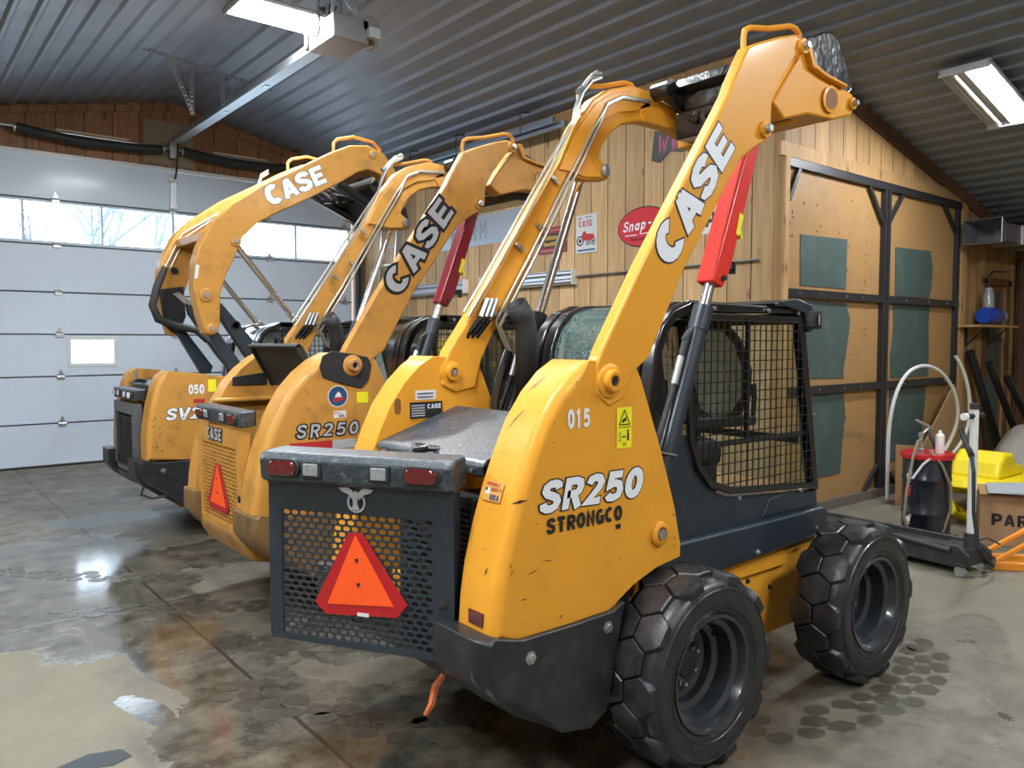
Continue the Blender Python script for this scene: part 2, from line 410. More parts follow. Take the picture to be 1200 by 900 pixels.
def plaque(mb, o, u, v, w, h, off=0.):
    o, u, v = Vector(o), Vector(u).normalized(), Vector(v).normalized(); n = u.cross(v)
    mb.add([o+n*off, o+u*w+n*off, o+u*w+v*h+n*off, o+v*h+n*off], [(0,1,2,3)]); return mb

# ------------------------------------------------------------------ wheels
def hex_tread(mb, R0=.386, H=.022, n=10):
    cols = [(-.077, 0), (0., .5), (.077, 0)]; pitch = 2*math.pi/n
    def rad(w): return R0-max(0, abs(w)-.085)**2*7.
    for cw, of in cols:
        for k in range(n):
            a0 = (k+of)*pitch; hw = .077*.955; hp = pitch/3*.955
            hexa = [(0, 1), (1, .5), (1, -.5), (0, -1), (-1, -.5), (-1, .5)]
            if abs(cw) > .01:
                s = 1 if cw > 0 else -1
                hexa = [(0, 1), (1, .5), (1, -.5), (0, -1), (-1, -.5), (-1, .5)]
            ring = []
            for i in range(6):
                p, q = hexa[i], hexa[(i+1) % 6]
                ring += [p, ((p[0]+q[0])/2, (p[1]+q[1])/2)]
            def P(x, y, h, sc=1.):
                w = max(-.128, min(.128, cw+x*hw*sc)); a = a0+y*hp*sc; r = rad(w)+h
                return (r*math.cos(a), w, r*math.sin(a))
            m = 12
            vs = [P(0, 0, H)]+[P(x, y, H, .5) for x, y in ring]+[P(x, y, H, .93) for x, y in ring]+[P(x, y, H-.005, 1.) for x, y in ring]+[P(x, y, -.012, 1.04) for x, y in ring]
            fs = [(0, 1+i, 1+(i+1) % m) for i in range(m)]
            for g in range(3):
                b = 1+g*m
                fs += [(b+i, b+m+i, b+m+(i+1) % m, b+(i+1) % m) for i in range(m)]
            mb.add(vs, fs)
def make_wheel(parent, loc):
    rim = MB().lathe([(.236,-.10),(.247,-.112),(.240,-.126),(.226,-.122),(.218,-.10),(.214,-.085),(.192,-.072),(.187,-.02),(.184,-.005),(.160,.008),(.156,.045),(.125,.062),(.082,.058),(.074,.03),(.068,.026),(.001,.024)], n=48, ax='y', caps=False)
    rim.lathe([(.236,-.10),(.236,.10)], n=48, ax='y', caps=False)
    w = rim.build('wheel', RIM, parent, loc=loc, smooth=40)
    t = MB().lathe([(.232,-.106),(.250,-.124),(.262,-.131),(.300,-.139),(.338,-.137),(.352,-.131),(.368,-.122),(.379,-.105),(.386,-.085),(.388,0),(.386,.085),(.379,.105),(.368,.122),(.338,.137),(.30,.139),(.26,.131),(.232,.106)], n=64, ax='y', closed=True)
    t.lathe([(.268,-.1335),(.271,-.137),(.275,-.1345)], n=64, ax='y', caps=False)
    t.lathe([(.342,-.1355),(.346,-.1385),(.350,-.1335)], n=64, ax='y', caps=False)
    hex_tread(t)
    t.build('tire', RUB, w, smooth=30)
    h = MB().lathe([(.060,.03),(.060,.012),(.052,.004),(.001,.002)], n=24, ax='y'); h.build('hub_cap', BLKM, w)
    for k in range(8):
        a = 2*math.pi*k/8+.2
        MB().lathe([(.017,.064),(.017,.052),(.012,.050),(.011,.030),(.006,.026),(.0005,.026)], (math.cos(a)*.104, 0, math.sin(a)*.104), 'y', 6).build('lug_nut', STEEL, w, smooth=20)
    # tyre valve
    MB().tube([(.150,-.0,.09),(.152,-.03,.10)], .005, 6).build('valve', BLKM, w)
    return w

# ------------------------------------------------------------------ shared machine shapes
TOWER = [(-.52,1.68),(-.60,1.635),(-.68,1.56),(-.755,1.46),(-.81,1.35),(-.865,1.22),(-.91,1.09),(-.945,.96),(-.965,.84),(-.975,.71),(-.86,.70),(-.60,.70),(-.40,.705),(-.355,.735),(-.27,.78),(-.13,.825),(.02,.845),(.02,.90),(-.02,1.06),(-.07,1.20),(-.12,1.33),(-.20,1.52),(-.235,1.60),(-.27,1.66)]
ARM = [(-.49,1.66),(-.46,1.72),(-.245,2.05),(-.11,2.24),(.17,2.63),(.30,2.81),(.33,2.87),(.44,3.045),(.53,3.085),(.67,3.14),(.81,3.185),(.91,3.175),(.93,3.15),(.82,3.09),(.76,3.02),(.69,2.935),(.63,2.83),(.625,2.72),(.60,2.665),(.52,2.625),(.40,2.55),(.29,2.41),(.18,2.26),(.03,2.065),(-.105,1.84),(-.19,1.69),(-.29,1.625),(-.33,1.53),(-.42,1.50),(-.49,1.55)]
LARM = [(-.47,1.62),(-.44,1.70),(-.17,2.06),(.05,2.38),(.29,2.71),(.38,2.90),(.53,3.08),(.66,3.16),(.84,3.215),(.99,3.21),(1.05,3.12),(.98,3.03),(.86,3.01),(.76,2.98),(.67,2.92),(.60,2.84),(.575,2.77),(.65,2.72),(.665,2.68),(.63,2.65),(.46,2.63),(.34,2.645),(.24,2.48),(.03,2.06),(-.18,1.77),(-.24,1.66),(-.28,1.52),(-.40,1.50),(-.48,1.54)]
LNOSE = [(.88,3.10),(1.0,3.18),(1.20,3.155),(1.40,3.12),(1.55,3.07),(1.59,3.0),(1.54,2.94),(1.41,2.965),(1.17,3.02),(.93,3.02)]
NOSE = [(.70,2.86),(.80,2.99),(.95,3.16),(1.0,3.085),(1.12,3.06),(1.30,3.045),(1.37,3.05),(1.43,3.04),(1.455,2.98),(1.42,2.93),(1.34,2.905),(1.24,2.875),(1.0,2.86),(.80,2.80)]
CWP = [(-.345,.735),(-.365,.66),(-.44,.33),(-.53,.285),(-.68,.315),(-.84,.40),(-.98,.505),(-1.045,.60),(-1.045,.735),(-.98,.735),(-.86,.705),(-.60,.705),(-.41,.71)]

def corner_block(poly, yi, yo, r, xmax=-.3, steps=5):
    """extrude poly from |y|=yi to |y|=yo with its rear outer edge rounded"""
    sg = 1 if yo > 0 else -1; n = len(poly); nr = []
    ar = sum(poly[i][0]*poly[(i+1) % n][1]-poly[(i+1) % n][0]*poly[i][1] for i in range(n)); w = 1 if ar > 0 else -1
    for i in range(n):
        a, b = Vector(poly[i-1]), Vector(poly[(i+1) % n]); d = (b-a).normalized(); nr.append(Vector((d.y, -d.x))*w)
    out = []
    for y, dx in [(abs(yi), 0)]+[(abs(yo)-r+r*math.sin(R(90*k/steps)), r*(1-math.cos(R(90*k/steps)))) for k in range(steps+1)]:
        lp = []
        for p, q in zip(poly, nr):
            s = dx if (q.x < -.35 and p[0] < xmax) else 0
            lp.append((p[0]-q.x*s, y*sg, p[1]-q.y*s))
        out.append(lp)
    return MB().slices(out)
def ring(mb, poly, ins, y0, y1):
    n = len(poly); c = []
    ar = sum(poly[i][0]*poly[(i+1) % n][1]-poly[(i+1) % n][0]*poly[i][1] for i in range(n)); w = 1 if ar > 0 else -1
    for i in range(n):
        p = Vector(poly[i]); d1 = (p-Vector(poly[i-1])).normalized(); d2 = (Vector(poly[(i+1) % n])-p).normalized()
        n1 = Vector((-d1.y, d1.x))*w; n2 = Vector((-d2.y, d2.x))*w; m = (n1+n2).normalized(); c.append(p+m*ins/max(.5, m.dot(n1)))
    vs = [(p[0], y, p[1]) for y in (y0, y1) for p in poly]+[(p.x, y, p.y) for y in (y0, y1) for p in c]
    fs = []
    for i in range(n):
        j = (i+1) % n
        fs += [(i, j, n+j, n+i), (2*n+i, 3*n+i, 3*n+j, 2*n+j), (i, 2*n+i, 2*n+j, j), (n+i, n+j, 3*n+j, 3*n+i)]
    mb.add(vs, fs); return [tuple(q) for q in c]
def clip_line(poly, k, axis):
    """crossings of the line axis=k with poly"""
    o = 1-axis; r = []
    n = len(poly)
    for i in range(n):
        a, b = poly[i], poly[(i+1) % n]
        if (a[axis]-k)*(b[axis]-k) < 0:
            t = (k-a[axis])/(b[axis]-a[axis]); r.append(a[o]+t*(b[o]-a[o]))
    return sorted(r)
def wire_mesh(poly, y, step=.050, t=.0048):
    mb = MB(); xs = [p[0] for p in poly]; zs = [p[1] for p in poly]
    x = min(xs)+step*.6
    while x < max(xs):
        r = clip_line(poly, x, 0)
        if len(r) > 1: mb.box((x, y, (r[0]+r[-1])/2), (t, t, r[-1]-r[0]))
        x += step
    z = min(zs)+step*.6
    while z < max(zs):
        r = clip_line(poly, z, 1)
        if len(r) > 1: mb.box(((r[0]+r[-1])/2, y, z), (r[-1]-r[0], t, t))
        z += step
    return mb
def perforated(mb, u0, u1, v0, v1, cw, ch, rx, ry, sides=8, x=0., stagger=True):
    """plate in the yz-plane at x with rows of holes"""
    nu = int((u1-u0)/cw); nv = int((v1-v0)/ch); cw = (u1-u0)/nu; ch = (v1-v0)/nv
    for j in range(nv):
        b, t = v0+j*ch, v0+(j+1)*ch
        odd = stagger and j % 2; cells = nu-1 if odd else nu; s = u0+(cw/2 if odd else 0)
        if odd:
            for a, c in ((u0, u0+cw/2), (u1-cw/2, u1)): mb.add([(x,a,b),(x,c,b),(x,c,t),(x,a,t)], [(0,1,2,3)])
        for i in range(cells):
            l, r = s+i*cw, s+(i+1)*cw; cu, cv = (l+r)/2, (b+t)/2
            outer = [(r,cv),(r,t),(cu,t),(l,t),(l,cv),(l,b),(cu,b),(r,b)]
            inner = []
            for k in range(8):
                q = math.pi*k/4; c_, s_ = math.cos(q), math.sin(q)
                e = .75; inner.append((cu+rx*math.copysign(abs(c_)**e, c_) if abs(c_) > 1e-6 else cu, cv+ry*math.copysign(abs(s_)**e, s_) if abs(s_) > 1e-6 else cv))
            vs = [(x, p[0], p[1]) for p in outer+inner]
            mb.add(vs, [(k, (k+1) % 8, (k+1) % 8+8, k+8) for k in range(8)])
def stadium(cy, cz, w, h, n=6):
    r = h/2; return [(cy+w/2-r+r*math.cos(R(-90+180*i/n)), cz+r*math.sin(R(-90+180*i/n))) for i in range(n+1)]+[(cy-w/2+r+r*math.cos(R(90+180*i/n)), cz+r*math.sin(R(90+180*i/n))) for i in range(n+1)]
def lamp_bar(door, W, m, z0=1.205, z1=1.325, pf=1.):
    """light bar over the tail door, in the door's own frame (hinge at y=0)"""
    mb = MB()
    prof = [(.09, z0+.01), (-.035, z0), (-.055, z0+.012), (-.062, z1-.03), (-.045, z1-.006), (-.02, z1), (.09, z1+.004)]
    pts = []
    for y, s in ((-.012, .8), (.015, 1.), (W-.015, 1.), (W+.012, .8)):
        pts.append([(p[0]*s*(pf if p[0] < 0 else 1), y, (p[1]-(z0+z1)/2)*(.94 if s < 1 else 1)+(z0+z1)/2) for p in prof])
    mb.slices(pts)
    b = mb.build('light_bar', m, door, bevel=.006)
    zc = (z0+z1)/2; dx = .062*(1-pf)
    for y in (.105, W-.105):
        MB().prism(stadium(y, zc, .155, .074), -.070+dx, -.055+dx, 'x').build('lamp_bezel', BLKM, b, bevel=.003)
        MB().prism(stadium(y, zc, .132, .056), -.080+dx, -.066+dx, 'x').build('tail_lamp', TAILR, b, bevel=.006, label='red oval tail lamp')
    for y in (.275, W-.235):
        MB().b2((-.070+dx, y-.042, zc-.032), (-.055+dx, y+.042, zc+.032)).build('lamp_bezel', BLKM, b, bevel=.004)
        MB().b2((-.078+dx, y-.032, zc-.024), (-.066+dx, y+.032, zc+.024)).build('reverse_lamp', LENS, b, bevel=.005, label='clear square reversing lamp')
    return b
def smv(parent, yc, zb, s, x, tilt=0.):
    """slow vehicle triangle: red truncated border, orange centre"""
    h = s*.866
    def P(a, b):
        ca, sa = math.cos(tilt), math.sin(tilt); return (yc+a*ca-b*sa, zb+a*sa+b*ca)
    c = .13*s
    out = [(-s/2+c*.0-.02, c*.9), (-s/2+c*.55, -.005), (s/2-c*.55, -.005), (s/2+.02, c*.9), (c*.62, h), (-c*.62, h)]
    a = MB().prism([P(*p) for p in out], x-.004, x, 'x').build('warning_triangle', DRED, parent, smooth=0)
    k = .80; inn = [(-s*k/2, s*.10), (s*k/2, s*.10), (0, s*.10+s*k*.93)]
    MB().prism([P(*p) for p in inn], x-.006, x-.003, 'x').build('orange_panel', ORANGE, a, smooth=0, label='fluorescent orange triangle panel')
    for q in (.32, .58): MB().prism([P(.007*math.cos(i), s*q+.007*math.sin(i)) for i in range(6)], x-.010, x-.005, 'x').build_parts('screw', BDEC, a)
    return a

def cab(root, glassy=WGLASS, seat=True):
    """roll cage with curved rear window, side guards, seat and screens"""
    c = MB()
    arch = [(.02,1.12),(.055,1.46),(.075,1.60),(.095,1.72),(.14,1.82),(.22,1.895),(.34,1.935),(.46,1.94)]
    def band(y0, y1, t=.055):
        m = MB(); n = len(arch); inn = []
        for i, p in enumerate(arch):
            a, b = Vector(arch[max(i-1, 0)]), Vector(arch[min(i+1, n-1)]); d = (b-a).normalized(); inn.append((p[0]+d.y*t, p[1]-d.x*t))
        return m.prism([tuple(p) for p in arch]+inn[::-1], y0, y1)
    fr = MB()
    for s in (-1, 1):
        for y0, y1 in ((.350, .42), (.262, .335)):
            b = band(s*y0, s*y1); fr.add(b.v, b.f)
        b = band(s*.33, s*.36, .03); fr.add([(v[0]+.015, v[1], v[2]-.01) for v in b.v], b.f)
        fr.prism([(.33,1.94),(1.30,1.925),(1.31,1.895),(.33,1.885)], s*.365, s*.42)
        fr.prism([(1.26,1.925),(1.31,1.925),(1.50,.92),(1.45,.92)], s*.36, s*.415)
    fr.prism([(.44,1.94),(1.31,1.925),(1.33,1.905),(.44,1.90)], -.37, .37)
    fr.b2((1.24,-.38,1.84), (1.29,.38,1.90))
    f = fr.build('cab_frame', BLK, root, bevel=.010)
    # visor and roof lip
    v = MB().prism([(.98,1.945),(1.08,1.965),(1.26,1.955),(1.36,1.92),(1.355,1.905),(1.28,1.93),(1.0,1.93)], -.44, .44).build('roof_visor', GREY, root, bevel=.006)
    # rear glass
    g = MB(); a2 = [(p[0]+.02, p[1]-.012) for p in arch]
    vs = [(p[0], y, p[1]) for y in (-.29, .29) for p in a2]; n = len(a2)
    g.add(vs, [(i, i+1, n+i+1, n+i) for i in range(n-1)]).build('rear_window', glassy, root, label='curved rear window beaded with water')
    GP = [(.34,1.885),(1.275,1.88),(1.462,.935),(.66,1.00),(.50,1.05),(.40,1.15),(.345,1.28),(.325,1.45),(.325,1.72)]
    for s in (-1, 1):
        gm = MB(); inner = ring(gm, GP, .035, s*.405, s*.428)
        go = gm.build('side_guard', BLK, root, bevel=.005)
        wire_mesh(inner, s*.424).build('wire_mesh', MESHM, go, smooth=0)
        if s < 0: MB().add([(p[0], s*.395, p[1]) for p in GP], [tuple(range(len(GP)))]).build('side_window', GLASS, root, smooth=0)
        else:
            MB().add([(x, s*.395, z) for x, z in ((.84,1.88),(1.275,1.88),(1.462,.935),(.84,.99))], [(0,1,2,3)]).build('side_window', GLASS, root, smooth=0)
            MB().add([(x, s*.395, z) for x, z in ((.34,1.88),(.82,1.88),(.82,.99),(.66,1.00),(.50,1.05),(.40,1.15),(.345,1.28),(.325,1.45),(.325,1.72))], [tuple(range(9))]).build('sliding_window', HGLASS, root, smooth=0, label='sliding side pane with a pale teal reflection put into its colour')
        wf = MB().b2((.36,s*.385,1.235), (1.40,s*.40,1.262)).b2((.815,s*.385,1.26), (.84,s*.40,1.88))
        wf.build('window_frame', BLKM, root)
        bo = MB()
        for x, z in ((.50,1.905),(.95,1.905),(1.22,1.90),(.72,.975),(1.28,.945),(1.40,1.35)): bo.cyl((x, s*.425, z), (x, s*.437, z), .011, 8)
        bo.build_parts('bolt', STEEL, go)
    # front screen
    MB().prism([(1.27,1.88),(1.275,1.88),(1.46,.94),(1.455,.94)], -.36, .36).build('front_window', GLASS, root, smooth=0)
    # lower cab shell
    lo = MB()
    for s in (-1, 1):
        lo.prism([(.00,.80),(.0,1.20),(.08,1.44),(.12,1.44),(.34,1.30),(.40,1.13),(.50,1.04),(.66,.985),(1.49,.92),(1.50,.80)], s*.375, s*.405)
    lo.b2((.0,-.38,.80), (1.49,.38,.86)).prism([(.0,.82),(.02,1.2),(.06,1.44),(.10,1.44),(.06,.82)], -.38, .38)
    ls = lo.build('lower_cab_panel', GREY, root, bevel=.006)
    if seat:
        st = MB().prism([(.42,1.10),(.40,1.22),(.80,1.25),(.86,1.20),(.84,1.10)], -.24, .24).build('seat', SEATM, root, bevel=.03)
        MB().prism([(.38,1.22),(.26,1.66),(.30,1.74),(.38,1.72),(.50,1.24)], -.22, .22).build('backrest', SEATM, st, bevel=.03)
        MB().b2((.40,-.22,.86),(.82,.22,1.10)).build('seat_base', BLKM, st)
        for s in (-1, 1):
            MB().prism([(.50,1.32),(.50,1.38),(1.0,1.36),(1.0,1.31)], s*.27, s*.34).build('armrest', SEATM, st, bevel=.012)
            MB().tube([(1.02,s*.30,1.33),(1.03,s*.30,1.45),(1.01,s*.30,1.52)], [.012,.014,.022], 8).build('joystick', BLKM, st)
        # round padded frame of the front door with its wet pane, a bright reflection put into the haze colour
        ring_ = [(.34,1.66),(.30,1.78),(.18,1.84),(.05,1.83),(-.03,1.74),(-.07,1.58),(-.04,1.42),(.06,1.30),(.20,1.26),(.32,1.32),(.35,1.48)]
        bx = lambda z: 1.455-(z-.94)*.19
        MB().tube([(bx(z)-.03, y, z) for y, z in ring_], .026, 10, closed=True).build('door_hoop', BLKM, root)
        MB().add([(bx(z)-.025, y, z) for y, z in ring_], [tuple(range(len(ring_)))]).build('door_pane', HGLASS, root, smooth=0, label='wet door pane with a teal reflection put into its colour, inside a rounded black frame')
        MB().b2((1.34,-.36,1.19),(1.37,.36,1.23)).build('door_bar', BLKM, root)
    return f

def bolt(mb, x, y, z, s, r=.014): mb.lathe([(r*1.8, 0), (r*1.8, s*.004), (r, s*.005), (r, s*.014), (.0005, s*.014)], (x, y, z), 'y', 6)

def skid_base(root, yel, cwm, doorfn, wheels=True):
    # towers
    for s in (-1, 1):
        t = corner_block(TOWER, s*.42, s*.63, .05).build('tower', yel, root, bevel=.007, seg=3)
    # chassis
    ch = MB().prism([(-.80,.42),(-.62,.25),(-.40,.20),(1.55,.20),(1.72,.34),(1.72,.60),(1.50,.80),(-.40,.80),(-.80,.70)], -.39, .39)
    ch.b2((.42,-.41,.55),(1.18,.41,.66))
    c = ch.build('chassis', yel, root, bevel=.008)
    bb = MB()
    for s in (-1, 1):
        for x, z in ((.62,.50),(.86,.52),(.66,.33),(.92,.30),(1.02,.62),(1.06,.45),(.55,.62)): bolt(bb, x, s*.39, z, s, .008)
    bb.build_parts('bolt', BLKM, c)
    for s in (-1, 1):
        sl = MB().prism([(.03,.80),(.04,.83),(1.50,.83),(1.53,.80),(1.53,.69),(.35,.63),(.03,.68)], s*.40, s*.455).build('sill', GREY, root, bevel=.012)
        b2 = MB()
        for x, z in ((.40,.66),(.85,.685),(1.42,.72)): bolt(b2, x, s*.455, z, s, .010)
        b2.build_parts('bolt', STEEL, sl)
        MB().prism([(.95,.84),(1.02,.93),(1.22,.95),(1.38,.90),(1.42,.84)], s*.404, s*.412).build('side_panel', GREY, root, bevel=.004)
    # engine bay floor and firewall, dark
    MB().b2((-.72,-.42,.42),(-.05,.42,1.02)).build('engine', DARK, root, bevel=.02)
    # counterweight wings and cross piece
    cwb = corner_block(CWP, -.36, -.655, .07, -.7)
    l = corner_block(CWP, .36, .655, .07, -.7); cwb.add(l.v, l.f)
    cwb.prism([(-.99,.56),(-.97,.50),(-.80,.38),(-.60,.36),(-.60,.56)], -.40, .40)
    cw = cwb.build('counterweight', cwm, root, bevel=.010)
    b3 = MB()
    for s in (-1, 1):
        for x, z in ((-.83,.635),(-.44,.655)): bolt(b3, x, s*.655, z, s, .014)
    b3.build_parts('bolt', STEEL, cw)
    if wheels:
        w = make_wheel(root, (0, -.70, .408))
        for x, s in ((1.35, -1), (0, 1), (1.35, 1)):
            k = copy_tree(w, root); k.location = (x, s*.70, .408)
            if s > 0: k.rotation_euler = (0, 0, math.pi)

def arm_set(root, yel, tall=True):
    """radius lift arms with nose, coupler and hydraulics"""
    arms = []
    for s in (-1, 1):
        ya, yb = (.575, .637) if s < 0 else (.410, .490)
        a = MB().prism(ARM if s < 0 else LARM, s*ya, s*yb).build('lift_arm', yel, root, bevel=.010, seg=3)
        n = MB().prism(NOSE if s < 0 else LNOSE, s*(.48 if s < 0 else .40), s*(.595 if s < 0 else .48)).build('arm_nose', yel, a, bevel=.012, seg=3)
        if s < 0:
         # oval pocket in the nose
         pk = MB().lathe([(.062,s*.602),(.062,s*.610),(.048,s*.612),(.044,s*.604),(.001,s*.603)], (0,0,0), 'y', 20)
         pk.v = [(1.19+v[0]*1.15+v[2]*.18, v[1], 2.965+v[2]*1.1) for v in pk.v]
         pk.build('pocket_rim', yel, n)
         pk = MB().lathe([(.045,s*.6125),(.001,s*.6125)], (0,0,0), 'y', 20); pk.v = [(1.19+v[0]*1.15+v[2]*.18, v[1], 2.965+v[2]*1.1) for v in pk.v]
         pk.build('pocket', mat('pocket_brown', (.20,.07,.01), .6), n)
         # flange along the nose top
         MB().prism([(.93,3.18),(.975,3.18),(1.01,3.10),(1.12,3.075),(1.32,3.06),(1.32,3.045),(1.12,3.058),(.99,3.08)], s*.47, s*.625).build('nose_flange', yel, n, bevel=.004)
        # stiffening plate line over the elbow
        pl = [(.27,2.66),(.39,2.88),(.54,3.055),(.67,3.135),(.84,3.19),(.97,3.18),(.99,3.12),(.86,3.07),(.72,3.04),(.60,2.97),(.52,2.86),(.50,2.76),(.54,2.70),(.60,2.66),(.46,2.645),(.35,2.66)]
        if s > 0: MB().prism(pl, .400, .411).build('elbow_plate', yel, a, bevel=.003)
        for (x, z, r) in ((.565,2.705,.029), (.865,3.14,.028), (1.41,2.985,.024)):
            y = yb if x < 1 else (.595 if s < 0 else .48)
            if s > 0: x, z = {.565: (.615, 2.70), .865: (1.02, 3.19)}.get(x, (1.42, 3.01))
            MB().lathe([(r*1.25, s*(y-.005)), (r*1.25, s*(y+.018)), (r, s*(y+.018)), (r*.9, s*(y+.018)), (.0005, s*(y+.024))], (x, 0, z), 'y', 20).build('pin_boss', yel, a)
            MB().lathe([(r*.68, s*(y+.02)), (r*.68, s*(y+.036)), (r*.5, s*(y+.042)), (.0005, s*(y+.042))], (x, 0, z), 'y', 16).build('pin', STEEL, a)
            if x < 1.3:
                MB().lathe([(r*1.15, s*ya), (r*1.15, s*(ya-.018)), (r*.7, s*(ya-.022)), (.0005, s*(ya-.022))], (x, 0, z), 'y', 16).build('pin', STEEL, a)
        # grab handle on the elbow
        yh = .60 if s < 0 else .45
        MB().tube([(.455,s*yh,3.02),(.455,s*yh,3.10),(.465,s*yh,3.13),(.50,s*yh,3.15),(.64,s*yh,3.18),(.82,s*yh,3.235),(.87,s*yh,3.235),(.90,s*yh,3.215),(.905,s*yh,3.16)], .013, 8).build('grab_handle', yel, a)
        # pivot boss at the tower
        MB().lathe([(.066, s*.628), (.066, s*.642), (.061, s*.646), (.044, s*.648), (.042, s*.664), (.037, s*.669), (.023, s*.669), (.021, s*.655), (.0005, s*.655)], (-.42, 0, 1.60), 'y', 32).build('pivot_boss', yel, a)
        MB().lathe([(.019, s*.654), (.017, s*.663), (.0005, s*.663)], (-.42, 0, 1.60), 'y', 7).build('pivot_pin', DARK, a)
        MB().lathe([(.066, s*.42), (.066, s*.412), (.042, s*.407), (.038, s*.392), (.024, s*.390), (.022, s*.398), (.0005, s*.398)], (-.42, 0, 1.60), 'y', 28).build('pivot_boss', yel, a)
        MB().lathe([(.018, s*.40), (.015, s*.388), (.0005, s*.388)], (-.42, 0, 1.60), 'y', 7).build('pivot_pin', STEEL, a)
        arms.append(a)
    cm = MB().b2((1.28,-.50,2.925),(1.42,.44,3.0))
    cm.build_parts('cross_member', yel, root, bevel=.01)
    # coupler
    if tall:
        q = MB().slices([[(x+.05+k*.04*math.sin(x*9+y*7), y, z+.02-dz*k) for x, z in ((1.14,3.15),(1.12,3.24),(1.15,3.30),(1.22,3.32),(1.30,3.36),(1.38,3.375),(1.43,3.36),(1.47,3.34),(1.49,3.30),(1.53,3.26),(1.58,3.18),(1.61,3.12),(1.52,3.04),(1.30,3.06))] for y, k, dz in ((-.47,0,0),(-.44,.2,.02),(-.40,.6,.03),(-.1,1,.06),(.2,1,.08),(.40,.4,.08))])
        q.b2((1.15,-.35,2.94),(1.40,.35,3.10)).build('coupler', COUP, root, bevel=.012, seg=2)
        MB().slices([[(1.05,y,3.20),(1.10,y,3.27),(1.30,y,3.24),(1.34,y,3.18)] for y in (-.05,.30)]).build('coupler_cover', COUP, root, bevel=.01)
    else:
        MB().prism([(.92,2.93),(1.28,2.98),(1.30,2.95),(.94,2.90)], -.42, .10).b2((1.15,-.35,2.84),(1.35,.35,2.92)).build('coupler', COUP, root, bevel=.01)
        st_ = MB().prism([(1.00,3.03),(1.10,3.13),(1.12,3.12),(1.02,3.02)], -.44, .16).build('step_plate', mat('step_tan', (.42,.36,.26), .6, dirt=.8, dirtcol=(.2,.17,.12), dscale=30), root, label='tan perforated step plate')
    for s in (-1, 1):
        MB().tube([(1.04,s*.34,3.21),(1.10,s*.34,3.19),(1.48,s*.30,3.08)], [.050,.052,.050], 16).build('tilt_cylinder', BLK, root)
        MB().cyl((1.03,s*.28,3.205),(1.03,s*.40,3.205), .052, 16).build('cylinder_eye', BLK, root)
    hs = MB()
    rr = random.Random(3)
    for k in range(8):
        y0 = rr.uniform(-.40, .30)
        hs.tube([(1.12,y0,3.02),(1.18+rr.uniform(0,.08),y0+rr.uniform(-.1,.1),3.12+rr.uniform(-.05,.05)),(1.30,y0+rr.uniform(-.08,.08),3.14+rr.uniform(-.05,.05)),(1.42,y0*.8,3.06)], .015, 8)
    hs.build_parts('hose_bundle', BLK, root)
    ft = MB()
    for k in range(10):
        x, y, z = rr.uniform(1.1,1.4), rr.uniform(-.42,.35), rr.uniform(3.0,3.15)
        ft.cyl((x, y, z), (x+.05, y+rr.uniform(-.02,.02), z+rr.uniform(-.02,.02)), .013, 6)
    ft.build_parts('hose_fitting', STEEL, root)
    return arms

def lift_cylinder(root, s, cover, base=(-.085,1.02), top=(.575,2.70), body=.512):
    b, t = Vector((base[0], s*.55, base[1])), Vector((top[0], s*.55, top[1])); d = (t-b)
    c = MB().tube([b-d*.03, b+d*body], .042, 18).tube([b+d*(body-.05), b+d*(body+.012)], .046, 18)
    cy = c.build('lift_cylinder', GREY, root)
    MB().cyl(b+d*body, b+d, .026, 16).build('cylinder_rod', CHR, cy)
    ox = Vector((-.055, 0, .022))
    MB().tube([b+d*(body-.20)+ox, b+d*(body-.13)+ox*1.05], .017, 10).build('port_fitting', STEEL, cy)
    MB().tube([b+d*(body-.13)+ox, b+d*(body-.075)+ox, b+d*(body-.05)+ox*.5], .015, 10).tube([b+d*(body-.085)+ox*1.3, b+d*(body-.085)+ox*.2], .012, 8).build('port_elbow', BLKM, cy)
    MB().tube([b+d*.12+ox*1.3, b+d*(body-.35)+ox*1.15, b+d*(body-.20)+ox], .013, 8).build('cylinder_hose', BLKM, cy)
    MB().tube([b+d*.15+Vector((.05*math.cos(a), .05*math.sin(a), -.012*math.cos(a))) for a in [i*math.pi/6 for i in range(12)]], .004, 5, closed=True).build('hose_clamp', STEEL, cy)
    if cover:
        n = d.normalized(); p = Vector((n.z, 0, -n.x))
        lo, hi = b+d*.583, b+d*.985
        m = MB(); w0, w1 = .047, .050
        for dx0, dx1 in (((-.045), .055),):
            sl = []
            for q, ww, ff in ((lo, .045, .038), (lo+n*.10, .045, .058), (hi, .042, .042)):
                sl.append([tuple(q+p*-ww*.9+Vector((0,-.047,0))), tuple(q+p*ff+Vector((0,-.047,0))), tuple(q+p*ff+Vector((0,.047,0))), tuple(q-p*ww*.9+Vector((0,.047,0)))])
            m.slices(sl)
        cv = m.build('lock_cover', cover, cy, bevel=.008)
        MB().box(lo+n*.30+p*.050+Vector((0,-.03,0)), (.012,.03,.10), ry=-.35).build('warning_sticker', YDEC, cv)
        MB().cyl(lo+n*.04+p*.02+Vector((0,-.06,0)), lo+n*.04+p*.02+Vector((0,.06,0)), .012, 8).box(lo+n*.14+p*.10, (.045,.02,.03)).box(lo+n*.14+p*.125, (.012,.03,.055)).build_parts('lock_pin', BLKM, cv)
        MB().add([lo+n*a+p*bb+Vector((0,-.0485,0)) for a, bb in ((.26,.03),(.26,.055),(.36,.052),(.36,.02))], [(0,1,2,3)]).build('warning_sticker', YDEC, cv, smooth=0)
    return cy

